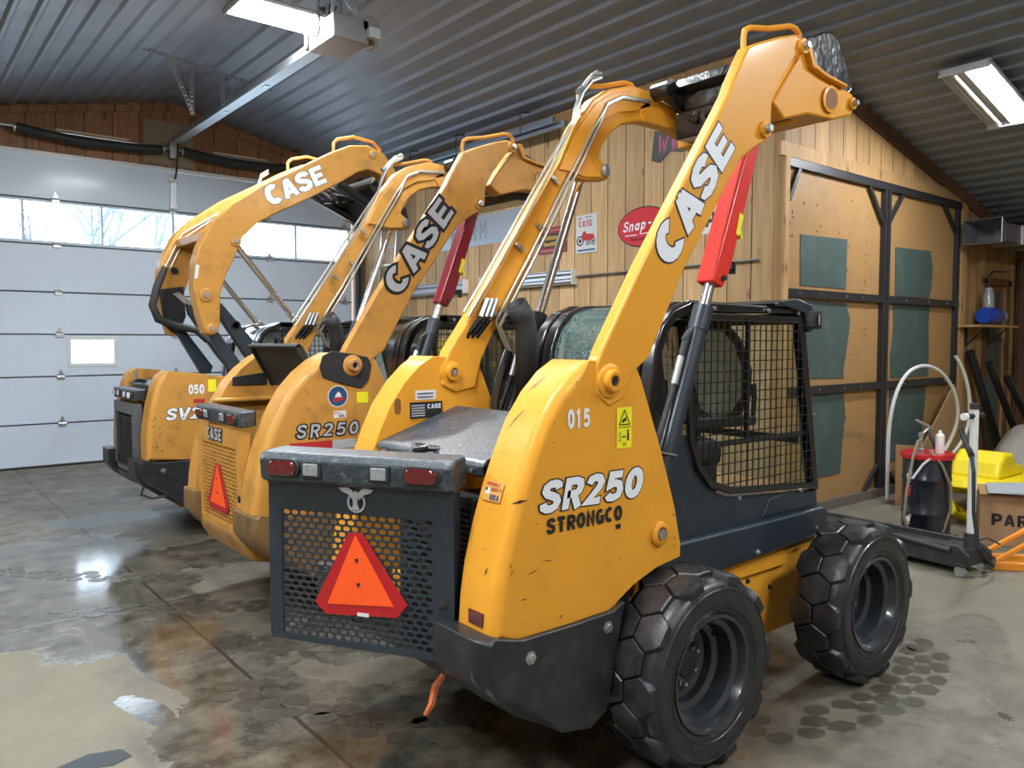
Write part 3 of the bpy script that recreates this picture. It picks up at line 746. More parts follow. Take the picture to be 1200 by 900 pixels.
def arm_lines(root):
    """steel hydraulic tubes clipped along the inner face of the left arm"""
    m = MB()
    base = [(.60,3.06),(.44,2.92),(.36,2.78),(.14,2.44),(-.18,1.92),(-.30,1.74)]
    for k, (dx, dz, y) in enumerate(((-.06,.05,.395),(-.035,.03,.395),(.025,-.01,.395),(.05,-.03,.395))):
        P = []
        if k < 2:
            P = [(.60,.42,3.215+.02*k),(.52,.41,3.19+.02*k),(.45,.40,3.12+.02*k),(.40,.397,3.03),(.36,y,2.92),(.24+dx,y,2.62+dz),(-.02+dx,y,2.24+dz),(-.30+dx,y,1.84+dz)]
        else:
            e = .03*(k-2)
            P = [(.98,y,3.14+e*.3),(.74,y,3.12+e*.3),(.62,y,3.06+e*.3),(.52+e,y,2.92),(.27+dx,y,2.58+dz),(.02+dx,y,2.18+dz),(-.19+dx,y,1.86+dz),(-.15+dx,y,1.78+dz),(-.09+dx*.4,y,1.70+dz*.4)]
        m.tube(P, .0085, 7)
    o = m.build('hydraulic_line', LINE, root, smooth=60, label='parallel bare steel hydraulic tubes')
    c = MB()
    for x, z in ((.30,2.62),(.06,2.25),(.20,2.36),(-.10,1.90)): c.box((x-.07,.394,z-.02), (.060,.012,.018), ry=R(33)).cyl((x-.07,.398,z-.02), (x-.07,.380,z-.02), .009, 6)
    c.build_parts('line_clamp', STEEL, o)
    h = MB()
    rr = random.Random(5)
    for k in range(4): h.tube([(.58,.40+.012*k,3.20),(.50,.395+.012*k,3.165),(.43,.39+.01*k,3.09),(.385,.388+.006*k,3.0),(.35,.388,2.90)], .007, 6)
    for k in range(3): h.cyl((.40+.05*k,.40+.02*k,3.09+.035*k), (.46+.05*k,.41+.02*k,3.13+.035*k), .017, 8)
    h.tube([(.48,.43,3.14),(.54,.44,3.19)], .020, 10).tube([(.54,.44,3.19),(.61,.46,3.24)], .024, 10)
    h.build_parts('line_fitting', STEEL, o)
    g = MB()
    for k in range(3): g.tube([(-.27+.03*k,.385,1.86),(-.33+.03*k,.42,1.77),(-.38+.02*k,.50,1.69),(-.40+.02*k,.54,1.60)], .013, 7)
    g.tube([(-.08,.40,1.70),(-.14,.40,1.56),(-.18,.39,1.44),(-.20,.36,1.34)], .022, 8)
    g.tube([(-.06,.40,1.68),(-.11,.40,1.57),(-.15,.39,1.46)], .014, 8)
    g.build_parts('hydraulic_hose', BLK, root)
    s = MB()
    for k in range(3): s.tube([(-.22+.028*k,.39,1.96),(-.265+.03*k,.388,1.87)], .013, 8)
    s.build_parts('spring_guard', STEEL, o)
def exhaust(root, x=-.12, y=.27, h=1.93):
    MB().tube([(x+.05,y,1.36),(x+.05,y,h-.14),(x+.03,y,h-.06),(x-.02,y,h)], [.055,.055,.055,.058], 18, caps=False).build('exhaust_stack', BLKM, root).modifiers.new('s','SOLIDIFY').thickness = .006
def work_light(root, s=-1):
    MB().prism([(1.02,1.955),(1.18,1.975),(1.33,1.945),(1.36,1.90),(1.34,1.80),(1.31,1.80),(1.27,1.90),(1.05,1.94)], s*.415, s*.445).build('light_bracket', GREY, root, bevel=.005)
    l = MB().slices([[(1.29,s*.44,1.83),(1.29,s*.44,1.91),(1.29,s*.40,1.91),(1.29,s*.40,1.83)],[(1.365,s*.49,1.815),(1.365,s*.49,1.915),(1.365,s*.39,1.915),(1.365,s*.39,1.815)]]).build('work_light', BLKM, root, bevel=.006)
    MB().b2((1.362,s*.485,1.825),(1.370,s*.40,1.905)).build('lamp_lens', LENS, l)
    MB().box((1.342,s*.484,1.865),(.035,.008,.055), rz=-.5*s).build('lamp_lens', LENS, l)

def tail_door(root, W, m, kind, loc=(-.975,-.405,0), rz=0.):
    """tail door hinged on its right edge; built in its own frame"""
    mb = MB()
    z0, z1 = .575, 1.20
    if kind == 'slats':
        mb.b2((-.02, .01, 1.10), (.0, W-.01, z1)).b2((-.02, .01, z0), (.0, .09, 1.10)).b2((-.02, W-.09, z0), (.0, W-.01, 1.10)).b2((-.02, .01, z0), (.0, W-.01, z0+.04))
    else:
        g0, g1, a, b = (.085, W-.06, .60, 1.095) if kind == 'dark' else (.085, W-.085, .60, 1.09)
        mb.b2((-.012, .0, b), (.0, W, z1+.01)).b2((-.012, .0, z0), (.0, g0, b)).b2((-.012, g1, z0), (.0, W, b)).b2((-.012, g0, z0), (.0, g1, a))
    d = mb.build('tail_door', m, root, loc=loc, smooth=0); d.rotation_euler = (0, 0, rz)
    if kind == 'slats':
        g = MB()
        for k in range(22):
            z = .63+k*.0205
            g.box((-.012, W/2, z), (.018, W-.19, .009), ry=.6)
        g.box((-.016, W/2, .86), (.012, .02, .46))
        g.build('louver', BLKM, d, smooth=0)
        MB().b2((.005, .09, .61), (.01, W-.09, 1.10)).build('screen', DARK, d)
    elif kind == 'dark':
        g = MB(); perforated(g, g0, g1, a, b, .0375, .0235, .0158, .0093, x=-.006)
        g.build('perforated_grille', m, d, solid=.004, smooth=0)
    else:
        g = MB(); perforated(g, g0, g1, a, b, .0350, .0235, .0128, .0096, x=-.006)
        g.build('perforated_grille', m, d, solid=.004, smooth=0)
        MB().b2((.03, .03, .59), (.04, W-.03, 1.12)).build('screen', DARK, d)
    # returned edges and hinge knuckles
    e = MB().b2((.0, .0, z0), (.045, .008, z1)).b2((.0, W-.008, z0), (.045, W, z1)).b2((.0, .0, z0), (.03, W, z0+.008))
    e.build('door_edge', m, d, smooth=0)
    MB().lathe([(.016, -.012), (.016, -.018), (.010, -.020), (.0005, -.020)], (0, .045, .79), 'x', 16).lathe([(.024, -.012), (.024, -.014), (.018, -.0145)], (0, .045, .79), 'x', 20).build_parts('door_lock', BLKM, d)
    lamp_bar(d, W, GREYW if kind != 'slats' else GREY, *((1.205, 1.325, 1.) if kind == 'dark' else (1.225, 1.325, .35)))
    return d

def ring_lamp_logo(parent, yc, z, x):
    """chrome roundel with spread wings on the tail door"""
    m = MB().lathe([(.040,x),(.040,x-.008),(.031,x-.008),(.031,x)], (0,yc,z-.012), 'x', 24, closed=True)
    for s in (-1, 1):
        m.prism([(yc+s*.004,z+.020),(yc+s*.030,z+.046),(yc+s*.078,z+.042),(yc+s*.060,z+.026),(yc+s*.034,z+.018),(yc+s*.012,z-.004)], x-.010, x-.002, 'x')
    m.prism([(yc-.010,z+.026),(yc+.004,z+.034),(yc+.016,z+.018),(yc+.012,z-.018),(yc+.020,z-.040),(yc-.014,z-.040),(yc-.006,z-.014)], x-.011, x-.002, 'x')
    m.build('emblem', mat('emblem_metal', (.50,.53,.56), .3, metal=.4), parent, bevel=.002, label='chrome winged roundel emblem')
    MB().lathe([(.031,x-.002),(.0005,x-.002)], (0,yc,z-.012), 'x', 24).build('emblem_disc', BDEC, parent)

def hood(root, rear, front, w=.395, m=None):
    (x0, z0), (x1, z1) = rear, front
    d = Vector((x1-x0, z1-z0)).normalized(); n = Vector((-d.y, d.x))
    def q(a, b): return (x0+d.x*a+n.x*b, z0+d.y*a+n.y*b)
    L_ = math.hypot(x1-x0, z1-z0)
    mb = MB().prism([q(0, -.045), q(0, -.005), q(.03, .012), q(L_, .012), q(L_, -.012), q(.03, -.012), q(.015, -.045)], -w, w)
    for s in (-1, 1): mb.prism([q(0, -.04), q(0, .0), q(L_, .0), q(L_, -.03)], s*w, s*(w-.012))
    h = mb.build('hood', m or GREYW, root, bevel=.006, seg=3)
    a, b = q(.015, .0), q(-.02, .01)
    MB().tube([(q(.05,.01)[0], -.055+.01, q(.05,.01)[1]), (q(-.0,.035)[0], -.05, q(0,.035)[1]), (q(-.03,.03)[0], .0, q(-.03,.03)[1]), (q(.0,.035)[0], .05, q(0,.035)[1]), (q(.05,.01)[0], .055, q(.05,.01)[1])], .013, 8).build('hood_handle', BLK, h)
    bb = MB()
    for y in (-.33, .33):
        p = q(-.002, -.022); bb.lathe([(.009, 0), (.009, -.006), (.0005, -.007)], (p[0], y, p[1]), 'x', 10)
    bb.build_parts('screw', STEEL, h)
    return h

def scuffs(root, pts, m=None, y=-.6315):
    mb = MB(); rr = random.Random(len(pts))
    for x, z, l, a, w in pts:
        n = 7; up = []; dn = []
        for i in range(n):
            t = i/(n-1)-.5; c = Vector((x+t*l*math.cos(a), z+t*l*math.sin(a))); k = w*(1-abs(2*t)**1.5)*rr.uniform(.4, 1.)+.0004
            nn = Vector((-math.sin(a), math.cos(a))); up.append(c+nn*k); dn.append(c-nn*k*rr.uniform(.4, 1))
        P = up+dn[::-1]; mb.add([(p.x, y, p.y) for p in P], [tuple(range(len(P)))])
    return mb.build('paint_scuff', m or mat('bare_scuff', (.045,.022,.012), .6), root, smooth=0)

SX, SZ = (1,0,0), (0,0,1)
def text_pair(txt, o, u, v, h, fill, line, parent, grow=.07, **k):
    letters(txt, o, u, v, h, line, 'lettering_outline', parent, off=.0012, grow=grow, **k)
    return letters(txt, o, u, v, h, fill, 'lettering', parent, off=.0026, **k)

# ================================================================== MACHINE 1 (number 015)
m1 = empty('skid_steer_loader', (2.60, 2.73, 0))
tag(m1, 'nearest yellow skid steer loader numbered 015, raised arms, charcoal tail door standing ajar', 'skid steer', 'skid steer loaders parked in a row')
skid_base(m1, Y1, CWB, None)
arm_set(m1, Y1)
lift_cylinder(m1, -1, RED); lift_cylinder(m1, 1, None)
arm_lines(m1); cab(m1); exhaust(m1); work_light(m1)
d1 = tail_door(m1, .80, GREY, 'dark', rz=R(31))
ring_lamp_logo(d1, .40, 1.155, -.012)
smv(d1, .385, .715, .36, -.014, R(-4))
MB().b2((-.0195, .35, .708), (-.0185, .40, .722)).build('sticker', LABELW, d1)
hood(m1, (-.85, 1.285), (-.40, 1.43))
# radiator pack seen past the open door
rd = MB().b2((-.88,-.39,.44),(-.80,.14,1.16)).build('radiator', DARK, m1)
rf = MB()
for k in range(30): rf.b2((-.892,-.37,.47+k*.0225),(-.88,.12,.478+k*.0225))
rf.build('cooling_fin', BLKM, rd, smooth=0)
MB().tube([(-.76,.2,1.22),(-.72,.05,1.25),(-.70,-.2,1.22)], .02, 8).tube([(-.80,-.10,1.20),(-.66,-.02,1.27)], .006, 6).build_parts('hose', BLKM, m1)
MB().b2((-.78,.20,1.16),(-.60,.34,1.22)).build('air_box', Y1, m1, bevel=.01)
MB().tube([(-.95,-.30,.50),(-.99,-.29,.45),(-1.02,-.31,.40),(-1.04,-.30,.36)], [.012,.016,.014,.01], 6).build('rag', mat('orange_rag', (.55,.12,.03), .8, dirt=.6, dirtcol=(.7,.6,.5), dscale=40), m1)
# side lettering
text_pair('CASE', (-.069,-.6375,2.045), (math.cos(R(52.5)),0,math.sin(R(52.5))), (-math.sin(R(52.5)),0,math.cos(R(52.5))), .150, WHT, BDEC, m1, grow=.035, t=.29, w=1.12, sp=.765)
text_pair('SR250', (-.775, -.6315, 1.135), SX, SZ, .115, WHT, BDEC, m1, grow=.042, t=.27, w=.86, sp=.80, shear=.22, rise=0)
letters('STRONGCO', (-.735, -.6315, 1.055), SX, SZ, .058, BDEC, 'lettering', m1, t=.26, w=.74, sp=.84, off=.0015)
MB().b2((-.375,-.634,1.022),(-.350,-.6325,1.040)).b2((-.730,-.6335,1.085),(-.45,-.634,1.0865)).build('decal_patch', BDEC, m1, smooth=0)
letters('015', (-.635, -.6315, 1.43), SX, SZ, .072, WHT, 'lettering', m1, t=.24, w=.50, sp=.80, off=.0015)
ws = plaque(MB(), (-.375,-.6315,1.335), SX, SZ, .085, .16, .001).build('warning_sticker', YDEC, m1, smooth=0, label='yellow crushing hazard sticker with pictograms')
wg = MB()
for a, b in (((.0425,.150),(.012,.092)),((.012,.092),(.073,.092)),((.073,.092),(.0425,.150))):
    stroke(wg, [a, b], .004, lambda u, v: (-.375+u, -.6345, 1.335+v))
stroke(wg, [(.005,.082),(.080,.082)], .002, lambda u, v: (-.375+u, -.6345, 1.335+v))
for pts, t in (([(.030,.100),(.042,.112),(.052,.106)], .008), ([(.030,.108),(.055,.120)], .005), ([(.012,.030),(.012,.062),(.022,.062),(.022,.030),(.012,.030)], .002), ([(.030,.045),(.048,.045)], .006), ([(.063,.028),(.063,.060)], .010), ([(.063,.062),(.063,.072)], .008), ([(.034,.010),(.034,.020),(.050,.020),(.050,.010),(.034,.010)], .002)):
    stroke(wg, pts, t, lambda u, v: (-.375+u, -.6345, 1.335+v))
wg.build('pictogram', BDEC, ws, smooth=0)
# proudly built sticker on the rounded tower corner (tower rear face)
pb = empty('sticker_mount', (0,0,0), 0, m1)
bpy.data.objects.remove(pb)
ps = plaque(MB(), (-.884,-.450,1.175), (0,-1,0), (.33,0,.94), .10, .072, .002).build('sticker', mat('sticker_tan', (.70,.36,.10), .5), m1, smooth=0)
letters('PROUDLY', (-.866,-.455,1.228), (0,-1,0), (.33,0,.94), .013, RDEC, 'lettering', ps, t=.2, w=.72, sp=.92, off=.004)
letters('BUILT', (-.872,-.488,1.210), (0,-1,0), (.33,0,.94), .013, RDEC, 'lettering', ps, t=.2, w=.72, sp=.92, off=.004)
letters('USA', (-.8825,-.490,1.180), (0,-1,0), (.33,0,.94), .020, BLUE, 'lettering', ps, t=.26, w=.72, sp=.90, off=.004)
plaque(MB(), (-.876,-.455,1.198), (0,-1,0), (.33,0,.94), .026, .022, .003).build('flag', LABELW, ps, smooth=0)
plaque(MB(), (-.872,-.455,1.209), (0,-1,0), (.33,0,.94), .012, .011, .004).build('flag', BLUE, ps, smooth=0)
MB().box((-.972,-.525,.775), (.008,.085,.05)).build('reflector', TAILR, m1, bevel=.002, label='small red rectangular reflector')
# scratches down the sloping rear face of the right tower
def rear_scratch(y0, z0, y1, z1, w, m):
    def X(z):
        for a, b in zip(TOWER, TOWER[1:]):
            if b[1] <= z <= a[1]: return a[0]+(b[0]-a[0])*(a[1]-z)/(a[1]-b[1])
        return TOWER[0][0]
    q = MB(); n = 8; up = []; dn = []
    for i in range(n):
        t = i/(n-1); y, z = y0+(y1-y0)*t, z0+(z1-z0)*t; k = w*math.sin(math.pi*(.1+.8*t))*random.uniform(.5, 1.2)
        up.append((X(z)-.003, y-k, z)); dn.append((X(z)-.003, y+k, z))
    for i in range(n-1): q.add([up[i], up[i+1], dn[i+1], dn[i]], [(0,1,2,3)])
    return q.build('paint_scratch', m, m1, smooth=0)
SCM = mat('scratch_brown', (.20,.09,.03), .6)
for a in ((-.50,1.63,-.455,1.555,.0035),(-.495,1.60,-.47,1.57,.002),(-.50,1.50,-.46,1.43,.003),(-.53,1.49,-.50,1.46,.0015),(-.52,1.36,-.455,1.335,.002),(-.54,1.02,-.52,1.01,.003),(-.50,1.15,-.50,1.145,.002),(-.56,.96,-.55,.93,.004),(-.47,.90,-.46,.89,.002)): rear_scratch(*a, SCM)
# lower pin on the tower
MB().lathe([(.050,-.628),(.050,-.642),(.040,-.650),(.030,-.652),(.028,-.644),(.0005,-.644)], (-.12,0,.965), 'y', 24).build('pin_boss', Y1, m1)
MB().lathe([(.024,-.643),(.022,-.655),(.0005,-.656)], (-.12,0,.965), 'y', 16).build('pin', STEEL, m1)
scuffs(m1, [(-.86,1.19,.07,.05,.007),(-.80,.93,.06,.2,.002),(-.90,.97,.02,1.2,.004),(-.895,.945,.03,.9,.003),(-.84,.84,.03,0,.0025),(-.66,.74,.02,1.,.006),(-.70,1.455,.008,0,.004),(-.70,1.385,.008,0,.004),(-.585,1.60,.01,0,.005),(-.03,1.03,.012,1.,.005),(-.02,.93,.014,1.,.005),(-.02,.90,.04,.2,.002),(-.42,.90,.006,0,.003),(-.78,1.1,.008,0,.003),(-.35,.90,.012,.8,.003),(-.73,.96,.05,-.2,.0012),(.55,2.85,.006,0,.004),(.62,2.80,.006,0,.004),(.46,2.78,.006,0,.004),(.70,2.77,.006,0,.004)])
# scratches on the sloping rear face of the tower are part of the paint; left tower inner face
ov = MB().prism(stadium(1.45, 0, .075, .034), .4195, .4185, 'y')
ov.v = [(-.72+v[2], v[1], v[0]) for v in ov.v]
ov.build('tower_slot', mat('slot_brown', (.22,.09,.02), .6), m1)
plaque(MB(), (-.625,.4185,1.475), SX, SZ, .115, .045, .0).build_parts('paper_label', LABELW, m1, smooth=0)
mk = MB()
for k in range(2): mk.b2((-.615,.4165,1.486+.016*k),(-.525,.4175,1.491+.016*k))
mk.build('print', BLUE, m1, smooth=0)
dp = MB().b2((-.655,.4150,1.390),(-.475,.4185,1.465)).build('data_plate', BDEC, m1, smooth=0)
mk = MB()
for k in range(5): mk.b2((-.648,.4142,1.398+.012*k),(-.575,.4150,1.404+.012*k))
mk.build('print', SILV, dp, smooth=0)
letters('CASE', (-.560,.4145,1.432), SX, SZ, .022, WHT, 'lettering', dp, t=.24, w=.80, sp=.82)
MB().b2((-.93,.36,1.235),(-.62,.415,1.255)).build('ledge', Y1, m1, bevel=.006)

# ================================================================== MACHINE 2 (worn, yellow tail door)
m2 = empty('skid_steer_loader', (2.76, 5.10, 0))
tag(m2, 'worn middle skid steer loader with yellow perforated tail door and hood propped up', 'skid steer', 'skid steer loaders parked in a row')
T0, C0 = TOWER, CWP
ext = lambda P: [(p[0]-.09*max(0, min(1, (-.45-p[0])/.4)), p[1]) for p in P]
ext2 = lambda P: [(p[0]-.045*max(0, min(1, (-.45-p[0])/.4)), p[1]) for p in P]
TOWER, CWP = ext(T0), ext2(C0)
skid_base(m2, Y2, CWY, None)
TOWER, CWP = T0, C0
arm_set(m2, Y2, tall=False)
lift_cylinder(m2, -1, MAROON); lift_cylinder(m2, 1, None)
arm_lines(m2); cab(m2, GLASS); exhaust(m2)
d2 = tail_door(m2, .81, Y2, 'yellow', loc=(-1.035,-.405,0))
MB().prism([(-1.045,.58),(-1.04,.50),(-.98,.40),(-.80,.36),(-.80,.58)], -.40, .40).build('lower_tail_panel', Y2, m2, bevel=.02)
text_pair('CASE', (-.016,.60,1.115), (0,-1,0), SZ, .078, SILV, BDEC, d2, grow=.09, t=.24, w=.80, sp=.84)
smv(d2, .41, .665, .35, -.014)
hood(m2, (-.66, 1.74), (-.50, 1.44), m=BLKM)
bp = [(-.62,1.66),(-.56,1.69),(-.40,1.67),(-.31,1.65),(-.285,1.60),(-.31,1.50),(-.36,1.455),(-.45,1.475),(-.54,1.50),(-.62,1.53),(-.64,1.59)]
MB().prism(bp, -.626, -.640).build('burnt_patch', BURNT, m2, bevel=.004)
MB().lathe([(.034,-.662),(.034,-.680),(.020,-.680),(.018,-.66),(.0005,-.66)], (-.42,0,1.60), 'y', 20).build('pivot_ring', mat('rust_ring', (.45,.22,.12), .6), m2)
text_pair('CASE', (-.080,-.6375,2.040), (math.cos(R(53)),0,math.sin(R(53))), (-math.sin(R(53)),0,math.cos(R(53))), .160, SILV, BDEC, m2, grow=.10, t=.235, w=1.08, sp=.80)
text_pair('SR250', (-.80,-.6315,1.165), SX, SZ, .085, SILV, BDEC, m2, grow=.10, t=.18, w=.80, sp=.92, shear=.15)
plaque(MB(), (-.84,-.6315,1.085), SX, SZ, .28, .055, .001).build('stripe', RDEC, m2, smooth=0)
plaque(MB(), (-.56,-.6315,1.085), SX, SZ, .16, .055, .001).build('stripe', SILV, m2, smooth=0)
MB().lathe([(.068,-.6325),(.0005,-.6325)], (-.52,0,1.41), 'y', 28).build('round_sticker', LABELW, m2)
r2 = MB().lathe([(.062,-.6335),(.0005,-.6335)], (-.52,0,1.41), 'y', 28).build('round_sticker', BLUE, m2, label='round blue sticker')
MB().prism([(-.555,1.375),(-.48,1.385),(-.485,1.405),(-.55,1.40)], -.6345, -.6340).build('sticker_print', RDEC, r2)
MB().prism([(-.54,1.41),(-.52,1.44),(-.50,1.425),(-.495,1.405),(-.545,1.405)], -.6345, -.6340).build('sticker_print', LABELW, r2)
p2 = plaque(MB(), (-.55,-.6315,1.275), SX, SZ, .085, .045, .001).build('sticker', LABELW, m2, smooth=0)
letters('USA', (-.515,-.6335,1.280), SX, SZ, .018, BLUE, 'lettering', p2, t=.25, w=.6, sp=.9)
letters('BUILT', (-.545,-.6335,1.302), SX, SZ, .011, RDEC, 'lettering', p2, t=.25, w=.6, sp=.9)
plaque(MB(), (-.39,-.6315,1.36), SX, SZ, .08, .07, .001).build('warning_sticker', YDEC, m2, smooth=0)
MB().lathe([(.024,-.63),(.022,-.635),(.0005,-.6355)], (-.71,0,1.46), 'y', 16).lathe([(.024,-.63),(.022,-.635),(.0005,-.6355)], (-.71,0,1.36), 'y', 16).build_parts('plug', Y2, m2)
MB().cyl((-.80,.54,1.28),(-.80,.54,1.385), .016, 8).build('post', STEEL, m2)
MB().prism([(-.80,1.50),(-.55,1.53),(-.55,1.44),(-.80,1.44)], .41, .418).build('tower_panel', BLKM, m2, bevel=.004)
MB().b2((-.95,.34,1.33),(-.50,.41,1.36)).build('ledge', Y2, m2, bevel=.01)
scuffs(m2, [(-.97+random.random()*.12, .74+random.random()*.35, random.uniform(.008,.03), random.uniform(0,3), random.uniform(.003,.009)) for k in range(60)]+[(-.9+random.random()*.6, .72+random.random()*.5, random.uniform(.01,.03), random.uniform(0,3), random.uniform(.001,.003)) for k in range(25)], y=-.632)

# ================================================================== MACHINE 3 (number 050, vertical lift)
m3 = empty('skid_steer_loader', (2.76, 7.80, 0))
tag(m3, 'farthest skid steer loader numbered 050 with curved arms beside the garage door', 'skid steer', 'skid steer loaders parked in a row')
T3 = [(-.35,1.44),(-.60,1.475),(-.77,1.49),(-.83,1.45),(-.87,1.36),(-.91,1.20),(-.94,1.02),(-.95,.88),(-.95,.71),(-.60,.71),(-.40,.71),(-.27,.78),(-.13,.825),(.06,.845),(.10,1.1),(.02,1.35),(-.12,1.42)]
TOWER = T3; Y3 = Y2
skid_base(m3, Y3, CWB, None)
TOWER = T0
cab(m3, GLASS)
d3 = tail_door(m3, .74, SGREY, 'slats', loc=(-.965,-.37,0))
hood(m3, (-.84, 1.36), (-.30, 1.42))
VA = [(-.535,2.22),(-.52,2.45),(-.48,2.59),(-.36,2.81),(-.18,2.99),(.13,3.21),(.45,3.39),(.81,3.60),(1.00,3.69),(1.20,3.72),(1.38,3.67),(1.50,3.54),(1.60,3.36),(1.66,3.20),(1.60,3.12),(1.52,3.20),(1.45,3.34),(1.34,3.45),(1.20,3.48),(1.09,3.44),(.92,3.33),(.55,3.11),(.28,2.97),(.05,2.84),(-.09,2.70),(-.16,2.52),(-.25,2.34),(-.30,2.18),(-.31,1.90),(-.33,1.83),(-.38,1.80),(-.44,1.82),(-.49,1.98)]
for s in (-1, 1):
    a = MB().prism(VA, s*.47, s*.63).build('lift_arm', Y3, m3, bevel=.014, seg=3)
    for x, z, r in ((-.155,2.655,.040),(-.43,2.16,.050),(-.385,1.86,.040),(1.25,3.63,.036)):
        MB().lathe([(r*1.2,s*.628),(r*1.2,s*.64),(r,s*.645),(r*.6,s*.645),(.0005,s*.64)], (x,0,z), 'y', 20).build('pin_boss', Y3, a)
        MB().lathe([(r*.6,s*.642),(r*.55,s*.655),(.0005,s*.656)], (x,0,z), 'y', 14).build('pin', STEEL, a)
    MB().tube([(.86,s*.55,3.60),(.86,s*.55,3.70),(.90,s*.55,3.745),(1.08,s*.55,3.80),(1.30,s*.55,3.78),(1.38,s*.55,3.72),(1.38,s*.55,3.66)], .016, 8).build('grab_handle', Y3, a)
    lk = MB()
    lk.prism([(-.42,1.90),(-.34,1.92),(-.03,1.49),(-.06,1.42),(-.15,1.42)], s*.42, s*.49)
    lk.build('lift_link', GREY, m3, bevel=.01)
    l2 = MB().prism([(-.30,2.13),(-.22,2.10),(.10,1.72),(.24,1.50),(.14,1.42),(-.02,1.62),(-.28,2.02)], s*.36, s*.43).build('control_link', GREY, m3, bevel=.01)
    MB().lathe([(.045,s*.43),(.045,s*.437),(.028,s*.438),(.026,s*.43)], (-.10,0,1.90), 'y', 18).build('link_boss', BLK, l2)
    b, t = Vector((.60,s*.50,1.78)), Vector((-.13,s*.50,2.66)); d = t-b
    cy = MB().cyl(b, b+d*.18, .045, 14).build('lift_cylinder', BLK, m3)
    MB().cyl(b+d*.18, b+d*.97, .027, 14).build('cylinder_rod', CHR, cy)
    MB().lathe([(.045,s*.52),(.045,s*.46)], (t.x,0,t.z), 'y', 16).build('cylinder_eye', STEEL, cy)
MB().b2((-.36,-.48,2.68),(-.10,.48,2.76)).b2((1.10,-.47,3.46),(1.30,.47,3.54)).build_parts('cross_member', Y3, m3, bevel=.01)
MB().prism([(1.30,3.36),(1.40,3.48),(1.52,3.42),(1.76,3.16),(1.78,3.05),(1.66,3.02),(1.5,3.14)], -.46, .46).build('coupler', BLKM, m3, bevel=.02)
for s in (-1, 1): MB().tube([(1.0,s*.32,3.36),(1.62,s*.32,3.10)], .05, 12).build('tilt_cylinder', BLK, m3)
hb = MB(); rr = random.Random(9)
for k in range(8): hb.tube([(.85,rr.uniform(-.3,.3),3.38),(1.05,rr.uniform(-.3,.3),3.30+rr.uniform(-.1,.1)),(1.35,rr.uniform(-.3,.3),3.25)], .016, 6)
hb.build_parts('hose_bundle', BLKM, m3)
hl = MB()
for k in range(2): hl.tube([(.95+.03*k,.46,3.60),(.30,.462,3.20-.03*k),(.0,.462,3.02-.03*k),(-.30+.03*k,.462,2.82-.03*k),(-.40+.05*k,.462,2.62),(-.47+.05*k,.462,2.48)], .010, 7)
for k in range(2): hl.tube([(.62,.50,3.55+.03*k),(.55,.52,3.50+.03*k),(.50,.50,3.40)], .012, 7)
hl.build_parts('hydraulic_line', LINE, m3)
MB().tube([(-.47,.45,2.48),(-.56,.42,2.28),(-.61,.40,2.10),(-.56,.40,1.97),(-.40,.38,1.90),(-.22,.33,1.86),(-.12,.30,1.75)], [.030,.036,.036,.04,.04,.034,.03], 10).build('hose_sleeve', BLKM, m3, label='black sleeved hose bundle looping off the arm')
MB().prism([(-.53,2.26),(-.30,2.30),(-.28,2.0),(-.36,1.80),(-.48,1.90)], .455, .468).build('burnt_patch', BURNT, m3)
MB().prism([(-.42,2.22),(-.36,2.24),(-.12,2.06),(-.16,1.99)], .40, .44).build('steel_link', STEEL, m3, bevel=.005)
MB().lathe([(.034,.47),(.034,.452),(.0005,.452)], (-.38,0,2.45), 'y', 16).build('arm_hole', DARK, m3)
text_pair('CASE', (.175,-.6305,3.005), (math.cos(R(27)),0,math.sin(R(27))), (-math.sin(R(27)),0,math.cos(R(27))), .175, WHT, BDEC, m3, grow=.024, t=.29, w=.90, sp=.77)
letters('050', (-.60,-.6315,1.285), SX, SZ, .085, WHT, 'lettering', m3, t=.24, w=.50, sp=.80, off=.0015)
text_pair('SV280', (-.80,-.6315,1.065), SX, SZ, .105, WHT, BDEC, m3, grow=.045, t=.24, w=.88, sp=.80, shear=.2)
plaque(MB(), (-.56,-.6315,1.205), SX, SZ, .10, .035, .001).build('sticker', RDEC, m3, smooth=0)
plaque(MB(), (-.43,-.6315,1.30), SX, SZ, .07, .11, .001).build('warning_sticker', YDEC, m3, smooth=0)
plaque(MB(), (-.50,-.6315,2.30), (.15,0,1), (-1,0,.15), .12, .03, .001).build('reflective_strip', LABELW, m3, smooth=0)
MB().cyl((-.80,.30,1.36),(-.80,.30,1.47), .014, 8).build('post', STEEL, m3)
MB().tube([(-.98,-.60,.50),(-1.0,-.60,.44),(-.92,-.62,.40),(-.80,-.63,.41),(-.78,-.62,.46)], .010, 6).build('tie_loop', BLKM, m3)
scuffs(m3, [(-.92+random.random()*.1, .80+random.random()*.3, random.uniform(.01,.04), random.uniform(0,3), random.uniform(.002,.006)) for k in range(22)], y=-.632)

